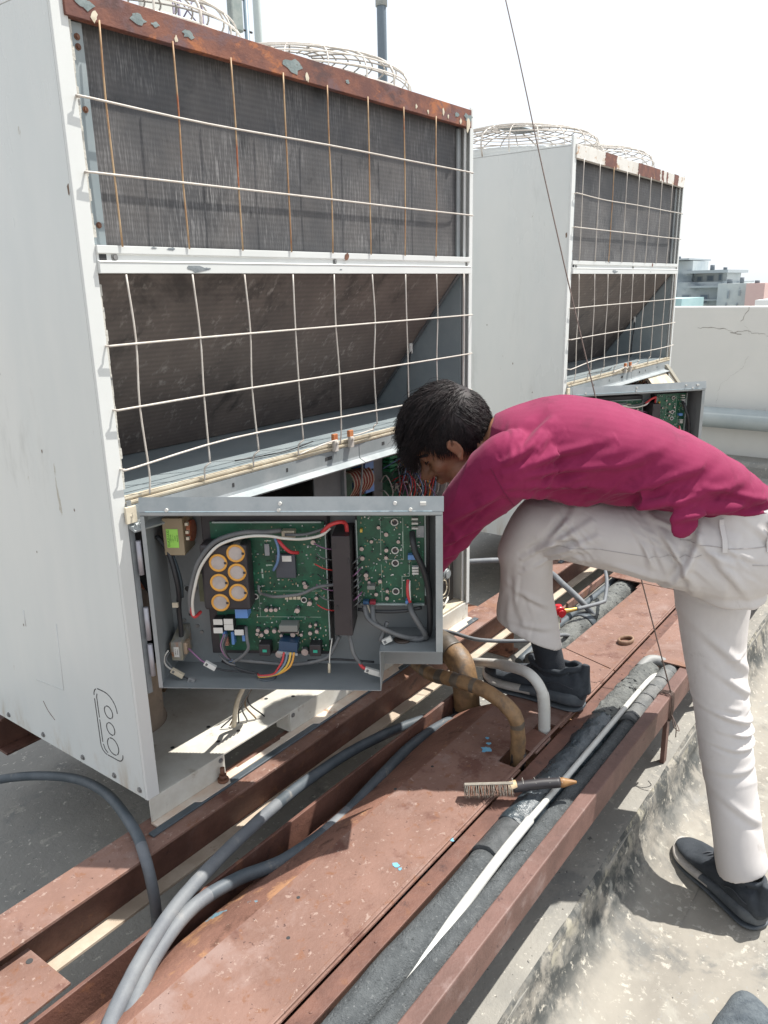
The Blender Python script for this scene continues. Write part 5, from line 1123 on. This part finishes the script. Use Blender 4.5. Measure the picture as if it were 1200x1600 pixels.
for k in range(8000):
    ph = rnd.uniform(-pi, pi); th = hairline(ph)*math.sqrt(rnd.random()); p = scalp(th, ph)*1.0
    front = cos(ph)*sin(th)
    # combed forwards over the brow, down at the sides and the nape
    side = 1 if p.y > 0 else -1
    fl = Vector((1.0, .10*side, -.25)) if th < 1.25 else (Vector((.55, .05*side, -.8)) if cos(ph) > -.45 else Vector((-.25, -.05*side, -1)))
    clump = noise.noise(Vector((p.x*34, p.y*34, p.z*34))); fl = fl+Vector((0, clump*.7, clump*.35))
    L_ = rnd.uniform(.045, .085) if th < 1.25 else rnd.uniform(.018, .035)
    if front > .75: L_ = rnd.uniform(.035, .055)
    strand(p*1.0+Vector((0, 0, 0)), fl, L_, .34+.35*clump if th < 1.3 else .12, rnd.uniform(.0006, .0012), 6, .05)
for k in range(520):     # fringe hanging free in front of the brow
    s_ = rnd.uniform(-.062, .062); p = Vector((.078+rnd.uniform(-.02, .01), s_, .055+rnd.uniform(-.01, .02)))
    g = Vector((.75, .1*rnd.uniform(-1, 1), -.30-rnd.random()*.5)); pts = [p+g*t*.055+Vector((0, 0, -.020*t*t))+Vector((rnd.uniform(-.002, .002),)*3) for t in (0, .3, .6, 1)]
    hb.tube([Pw(*hp(*q)) for q in pts], rnd.uniform(.0009, .0016), 3, res=1, cap=False, rfun=lambda t: 1.1-t*.9)
hair = hb.build('hair', hairm, body)

# shirt
s = MB()
loft(s, [(.262, 1.865, .672, .062, .070), (.285, 1.86, .668, .080, .115), (.33, 1.85, .658, .098, .165), (.42, 1.84, .655, .118, .185), (.52, 1.82, .646, .112, .180), (.62, 1.80, .628, .100, .172), (.71, 1.785, .598, .086, .165), (.79, 1.775, .560, .075, .158), (.850, 1.77, .530, .055, .150), (.905, 1.765, .512, .022, .130)], 36, e=2.5)
# tail of the shirt hanging over the hip
loft(s, [(.655, 1.62, .57, .034, .012), (.655, 1.615, .54, .036, .011), (.645, 1.612, .512, .026, .009), (.64, 1.612, .496, .012, .006)], 16, lat=(0, 1, 0))
loft(s, [(.56, 1.66, .572, .026, .03), (.70, 1.64, .572, .024, .03), (.82, 1.66, .560, .022, .03), (.895, 1.70, .535, .014, .03)], 16)
loft(s, [(.36, 1.72, .650, .078, .070), (.283, 1.70, .640, .080, .070), (.218, 1.725, .570, .068, .066), (.150, 1.765, .475, .058, .060), (.095, 1.80, .388, .052, .054), (.080, 1.84, .355, .052, .053), (.10, 1.94, .350, .050, .050), (.118, 2.0, .352, .044, .046)], 24, lat=(.3, 1, .1))
loft(s, [(.38, 1.98, .645, .085, .070), (.32, 2.02, .60, .080, .070), (.27, 2.09, .50, .066, .06), (.225, 2.13, .41, .058, .055), (.20, 2.16, .37, .054, .052), (.16, 2.22, .345, .045, .045)], 24, lat=(.3, 1, .1))

def shirt_disp(U, W, Z, no):
    d = N3(U, W, Z, (5, 5, 9), 1.)*.006+N3(U*.8+Z*.6, W, Z*.8-U*.6, (6, 10, 34), 4.)*.005*sm(U, .3, .45)
    near = sm(-W, -1.80, -1.70)
    d = d+crease(U*.85+Z*.5, W, Z*.85-U*.5, (3.5, 4, 13), 3.)*.004*(N3(U, W, Z, (6, 6, 6), 9.)+.35)+crease(U, W, Z, (9, 7, 16), 12.)*.003*sm(-U, -.36, -.25)
    F = [(.30, .655, .46, .70, .012, .007), (.30, .635, .52, .655, .011, .006), (.31, .61, .50, .600, .012, .006), (.30, .585, .46, .555, .010, .006), (.29, .70, .38, .765, .012, -.008), (.25, .66, .33, .70, .010, .006),
         (.44, .56, .70, .655, .014, .006), (.50, .54, .80, .62, .013, .006), (.60, .535, .84, .575, .012, .006), (.40, .60, .62, .70, .016, .005), (.68, .545, .88, .545, .009, .006), (.36, .52, .52, .57, .012, .005),
         (.12, .50, .26, .60, .012, .006), (.10, .44, .24, .52, .010, .006), (.08, .40, .20, .45, .010, .005), (.72, .60, .86, .56, .010, .005), (.55, .60, .75, .60, .012, .004)]
    for f in F: d = d+ridge(U, Z, *f[:4], f[4]*.8, f[5]*1.5)*near
    rr_ = random.Random(31)
    for k in range(70):      # small sharp creases fanning from the armpit, the hem and the shoulder
        q = rr_.random()
        if q < .4: a_ = rr_.uniform(-.25, 1.1); l0 = rr_.uniform(.01, .12); l1 = l0+rr_.uniform(.04, .13); x0, z0 = .30, .575
        elif q < .75: a_ = rr_.uniform(.25, .95); l0 = 0; l1 = rr_.uniform(.05, .13); x0, z0 = rr_.uniform(.42, .86), rr_.uniform(.54, .58)
        elif q < .9: a_ = rr_.uniform(.7, 1.3); l0 = 0; l1 = rr_.uniform(.04, .09); x0, z0 = rr_.uniform(.09, .2), rr_.uniform(.42, .54)
        else: a_ = rr_.uniform(.6, 1.4); l0 = 0; l1 = rr_.uniform(.03, .07); x0, z0 = rr_.uniform(.25, .36), rr_.uniform(.66, .72)
        d = d+ridge(U, Z, x0+l0*cos(a_), z0+l0*sin(a_), x0+l1*cos(a_), z0+l1*sin(a_), rr_.uniform(.0035, .0065), rr_.choice((-1, 1, 1))*rr_.uniform(.0015, .0038))*near
    return d
shirt = skin_to_mesh(s, 'shirt', shirtm, .0040, 8, shirt_disp, body)
m = MB(); m.tube([Pw(*q) for q in ((.243, 1.772, .668), (.222, 1.752, .640), (.205, 1.735, .612), (.190, 1.722, .58))], .0022, 6, res=5); m.tube([Pw(*q) for q in ((.28, 1.80, .725), (.262, 1.79, .70), (.243, 1.772, .668))], .0022, 6, res=5)
# trousers
t = MB()
loft(t, [(.815, 1.765, .552, .112, .150, (0, 0, -1)), (.815, 1.765, .50, .118, .158, (0, 0, -1)), (.815, 1.762, .44, .122, .165, (0, 0, -1)), (.81, 1.765, .38, .105, .150, (0, 0, -1)), (.81, 1.77, .34, .07, .11, (0, 0, -1))], 32, e=2.3)
ell(t, (.80, 1.695, .425), .118, .105, .118, None, 28)
ell(t, (.83, 1.84, .43), .105, .10, .115, None, 28)
loft(t, [(.80, 1.69, .425, .112, .105), (.68, 1.74, .437, .100, .098), (.56, 1.785, .445, .086, .088), (.45, 1.83, .453, .076, .080), (.375, 1.855, .452, .070, .078), (.355, 1.865, .405, .066, .076, (0.1, 0, -1)), (.362, 1.875, .34, .067, .073, (.0, 0, -1)), (.366, 1.89, .26, .070, .072, (-.05, .05, -1)), (.371, 1.90, .20, .078, .072, (-.15, .05, -1)), (.376, 1.90, .165, .088, .074, (-.38, .03, -1)), (.379, 1.90, .145, .093, .075, (-.45, .02, -1))], 30, lat=(.25, 1, 0))
loft(t, [(.82, 1.83, .40, .105, .11), (.812, 1.80, .28, .088, .098), (.818, 1.77, .14, .074, .082), (.832, 1.735, .02, .066, .073), (.842, 1.70, -.10, .061, .066), (.850, 1.66, -.20, .057, .062), (.858, 1.625, -.29, .056, .060), (.862, 1.605, -.340, .060, .064, (.35, -.15, -1)), (.866, 1.600, -.362, .062, .065, (.4, -.2, -1))], 28, lat=(.2, 1, 0))
def pant_disp(U, W, Z, no):
    leg = sm(-Z, -.30, -.18)*sm(U, .6, .7)
    wob = N3(U, W, Z, (8, 8, 8), 21.)
    crs = crease(U+.5*Z, W, Z-.5*U+wob*.02, (4, 6, 15), 5.)*.004*leg*(wob+.3)*sm(U, .80, .88)+crease(U-.2*Z, W, Z+.35*U, (9, 8, 9), 15.)*.004*sm(-U, -.75, -.5)*(wob+.4)
    d = crs+N3(U, W, Z, (7, 7, 7), 2.)*.005+N3(U+.5*Z, W, Z-.45*U, (6, 8, 26), 6.)*.003*leg*sm(U, .79, .87)+N3(U, W, Z, (16, 10, 5), 8.)*.004*sm(-U, -.55, -.45)*sm(-Z, -.38, -.3)
    F = [(.70, .50, .66, .37, .011, .010), (.62, .50, .70, .36, .010, .009), (.66, .52, .80, .36, .012, .007), (.44, .50, .38, .43, .010, .008), (.46, .48, .36, .41, .009, .007), (.47, .45, .37, .385, .009, .008), (.45, .42, .36, .365, .008, .006),
         (.72, .325, .93, .335, .010, .012), (.74, .305, .92, .300, .008, .006), (.76, .22, .90, .10, .014, .005), (.80, .12, .90, .05, .010, .004), (.78, .03, .91, -.01, .009, .005), (.82, -.02, .92, -.035, .007, .005), (.80, -.055, .92, -.06, .008, .004), (.79, -.12, .90, -.10, .010, .003), (.80, -.17, .92, -.25, .012, .003),
         (.80, .52, .90, .44, .010, .004), (.33, .30, .42, .24, .010, .004), (.34, .20, .43, .18, .010, .004), (.52, .40, .66, .37, .012, .006)]
    near = sm(-W, -1.90, -1.80)
    for f in F: d = d+ridge(U, Z, *f[:4], f[4]*.8, f[5]*1.5)*near
    rr_ = random.Random(44)
    for k in range(60):
        q = rr_.random()
        if q < .35: a_ = rr_.uniform(-1.3, -.2); x0, z0 = rr_.uniform(.56, .76), rr_.uniform(.44, .52); l1 = rr_.uniform(.05, .13)
        elif q < .6: a_ = rr_.uniform(2.2, 3.6); x0, z0 = .47+rr_.uniform(-.02, .02), .40+rr_.uniform(-.02, .05); l1 = rr_.uniform(.04, .10)
        elif q < .8: a_ = rr_.uniform(-.5, .5); x0, z0 = rr_.uniform(.78, .86), rr_.uniform(-.15, .30); l1 = rr_.uniform(.03, .08)
        else: a_ = rr_.uniform(-1.8, -1.2); x0, z0 = rr_.uniform(.31, .42), rr_.uniform(.20, .36); l1 = rr_.uniform(.05, .12)
        d = d+ridge(U, Z, x0, z0, x0+l1*cos(a_), z0+l1*sin(a_), rr_.uniform(.004, .007), rr_.choice((-1, 1, 1))*rr_.uniform(.0015, .0036))*near
    return d
pants = skin_to_mesh(t, 'trousers', pantm, .0042, 7, pant_disp, body)
def surf(o, u_, z_, off=.0008, w0=1.2):
    # nearest point of a garment seen from the man's left side
    d_ = (Pw(0, 2, 0)-Pw(0, 1, 0)).normalized(); ok, p, n_, i = o.ray_cast(Pw(u_, w0, z_), d_)
    return p+n_*off if ok else None
def seam(o, name, pts, r, mat, n=14):
    q = []
    for k in range(n*(len(pts)-1)+1):
        i = min(k//n, len(pts)-2); t = k/n-i; u_, z_ = pts[i][0]+(pts[i+1][0]-pts[i][0])*t, pts[i][1]+(pts[i+1][1]-pts[i][1])*t
        p = surf(o, u_, z_)
        if p is not None and (not q or (p-q[-1]).length < .05): q.append(p)
    if len(q) > 2: return MB().tube(q, r, 6, res=1).build(name, mat, body)
bpy.context.view_layer.update()
pantdark = M('trouser_stitching', (.40, .37, .36), None, 9, .9); shirtdark = M('shirt_stitching', (.16, .010, .048), None, 9, .9)
seam(pants, 'waistband_seam', [(.66, .478), (.75, .470), (.84, .474), (.925, .490)], .0009, pantdark)
seam(pants, 'side_seam', [(.70, .45), (.60, .43), (.50, .437), (.41, .43)], .0006, pantdark)
seam(pants, 'back_pocket_seam', [(.80, .435), (.845, .432), (.885, .437)], .0008, pantdark); seam(pants, 'seat_seam', [(.915, .46), (.93, .40), (.90, .34), (.84, .325)], .0006, pantdark)
seam(shirt, 'armhole_seam', [(.232, .655), (.262, .60), (.29, .56)], .0009, shirtdark)
seam(shirt, 'hem_seam', [(.55, .545), (.66, .50), (.74, .545), (.86, .528)], .0010, shirtdark)
for u_ in (.742, .835, .915):
    pts = [surf(pants, u_, z_, .0025) for z_ in (.528, .515, .50, .485, .470, .462)]; pts = [p for p in pts if p is not None]
    if len(pts) < 4: continue
    m = MB(); ax_ = Vector((.603, -.797, 0))*.0055; vs = []
    for p in pts: vs += [p-ax_, p+ax_]
    m.add(vs, [(2*i, 2*i+1, 2*i+3, 2*i+2) for i in range(len(pts)-1)]); lo = m.build('belt_loop', pantm, body); s_ = lo.modifiers.new('s', 'SOLIDIFY'); s_.thickness = .003
# shoes and socks
def shoe(hx, hy, dx, dy, z, sock_top, name):
    l = math.hypot(dx, dy); d = Vector((dx/l, dy/l, 0)); s_ = Vector((-d.y, d.x, 0)); o = Vector((hx, hy, z))-PO
    def outl(t):  # half width along the shoe, side shift
        return np.interp(t, [0, .02, .08, .25, .5, .7, .85, .95, 1], [.014, .030, .041, .042, .043, .053, .050, .033, .009])
    L_ = .305
    ts = [0, .012, .04, .09, .16, .25, .35, .45, .55, .65, .75, .84, .91, .96, .99, 1]
    # sole
    for nm, z0f, z1f, k, mt, lo_ in (('outsole', 0, .010, 1.03, solem, 0), ('midsole', .010, .036, 1.07, solem, 1)):
        vs = []; fs = []; n = len(ts)
        for t in ts:
            rise = .010*max(0, (t-.8)/.2)**2; zt = {0: .011, 1: np.interp(t, [0, .3, .6, 1], [.064, .054, .038, .031])}[lo_]; zb = {0: 0.0, 1: .0105}[lo_]
            h = outl(t)*k
            for sg, zz, kk in ((-1, zb, .97), (-1, (zb+zt)/2, 1.03), (-1, zt, .98), (1, zt, .98), (1, (zb+zt)/2, 1.03), (1, zb, .97)):
                vs.append(o+d*(t*L_)+s_*(sg*h*kk)+Vector((0, 0, zz+rise)))
        for i in range(n-1):
            for q in range(6): fs.append((i*6+q, i*6+(q+1) % 6, (i+1)*6+(q+1) % 6, (i+1)*6+q))
        fs += [tuple(range(6))[::-1], tuple((n-1)*6+q for q in range(6))]
        m = MB(); m.add(vs, fs, 0, True)
        if lo_:
            for j in range(len(m.f)):
                c = sum((Vector(m.v[i]) for i in m.f[j]), Vector())/len(m.f[j])-o
                if c.dot(d) > .45*L_ + c.z*1.2-.02: m.m[j] = 1
        q = m.build(nm, [mt, soleg], body, bevel=0)
        sb = q.modifiers.new('s', 'SUBSURF'); sb.levels = 1; sb.render_levels = 2
    # upper: foot volume, heel counter and padded collar grown into one closed shell
    def W(t, s, z): return o+d*(t*L_)+s_*s+Vector((0, 0, z))
    m = MB(); prof = [(-.012, .060, .016), (.0, .088, .028), (.05, .108, .036), (.14, .104, .040), (.26, .098, .040), (.36, .100, .040), (.47, .090, .042), (.60, .074, .046), (.73, .060, .048), (.85, .052, .042), (.94, .046, .029), (.985, .038, .010)]
    n = 20; vs = []
    for t, hh, ww in prof:
        for k in range(n): a = 2*pi*k/n; cz = (hh+.030)/2; vs.append(W(t, math.copysign(abs(cos(a))**.8, cos(a))*ww, cz+(hh-.030)/2*math.copysign(abs(sin(a))**.85, sin(a))))
    r = len(prof); vs += [W(prof[0][0], 0, .045), W(prof[-1][0], 0, .036)]
    fs = [(q*n+k, q*n+(k+1) % n, (q+1)*n+(k+1) % n, (q+1)*n+k) for q in range(r-1) for k in range(n)]+[(r*n, (k+1) % n, k) for k in range(n)]+[(r*n+1, (r-1)*n+k, (r-1)*n+(k+1) % n) for k in range(n)]
    m.add(vs, fs, 0, True)
    m.tube([W(.03, 0, .05), W(.02, 0, .09), W(.0, 0, .130)], .024, 14, res=4, rfun=lambda t: 1.1-.65*t)
    R_ = []
    for k in range(29):
        a = 2*pi*k/28; R_.append(W(.285+.235*cos(a), .034*sin(a), .106+.012*(.5-.5*cos(2*a))*-.6+(.012 if cos(a) < -.6 else .004)))
    m.tube(R_, .0085, 8, res=1, cap=False)
    m.tube([W(.44, 0, .09), W(.40, 0, .112), W(.37, 0, .128)], .015, 10, res=4, rfun=lambda t: 1.1-.3*t)
    up = skin_to_mesh(m, 'shoe', shoem, .0032, 6, None, body)
    m = MB()
    for k in range(5):
        t = .44+.05*k; hz_ = float(np.interp(t, [p[0] for p in prof], [p[1] for p in prof]))
        m.tube([W(t-.02, -.024, hz_-.012), W(t-.01, -.012, hz_-.001), W(t, 0, hz_+.003), W(t+.01, .012, hz_-.001), W(t+.02, .024, hz_-.012)], .0024, 6, res=3)
    m.tube([W(.44, .004, .100), W(.46, .020, .112), W(.49, .022, .100), W(.46, .002, .101)], .0018, 6, res=5); m.tube([W(.44, -.004, .100), W(.46, -.022, .110), W(.50, -.022, .098), W(.46, -.002, .101)], .0018, 6, res=5)
    m.build('laces', M('dark_lace', (.05, .055, .065), None, 20, .8), body)
    m = MB(); m.tube([W(.30, .0415, .066), W(.20, .0415, .080), W(.08, .038, .072), W(-.004, .018, .064), W(-.01, 0, .062), W(-.004, -.018, .064), W(.08, -.038, .072), W(.20, -.0415, .080), W(.30, -.0415, .066), W(.5, -.0445, .058), W(.7, -.049, .048)], .0014, 5, res=5); m.build('shoe_seam', MATS['dark_lace'], body)
    # sock
    a0 = o+d*.098+Vector((0, 0, .05)); m = MB(); m.tube([a0, a0+Vector((0, 0, .045)), sock_top], .0365, 20, res=6, rfun=lambda t: 1+.05*t); m.build('sock', sockm, body)
shoe(*FEET[0], Pw(.408, 1.900, .17), 'l'); shoe(*FEET[1], Pw(.860, 1.605, -.32), 'r')
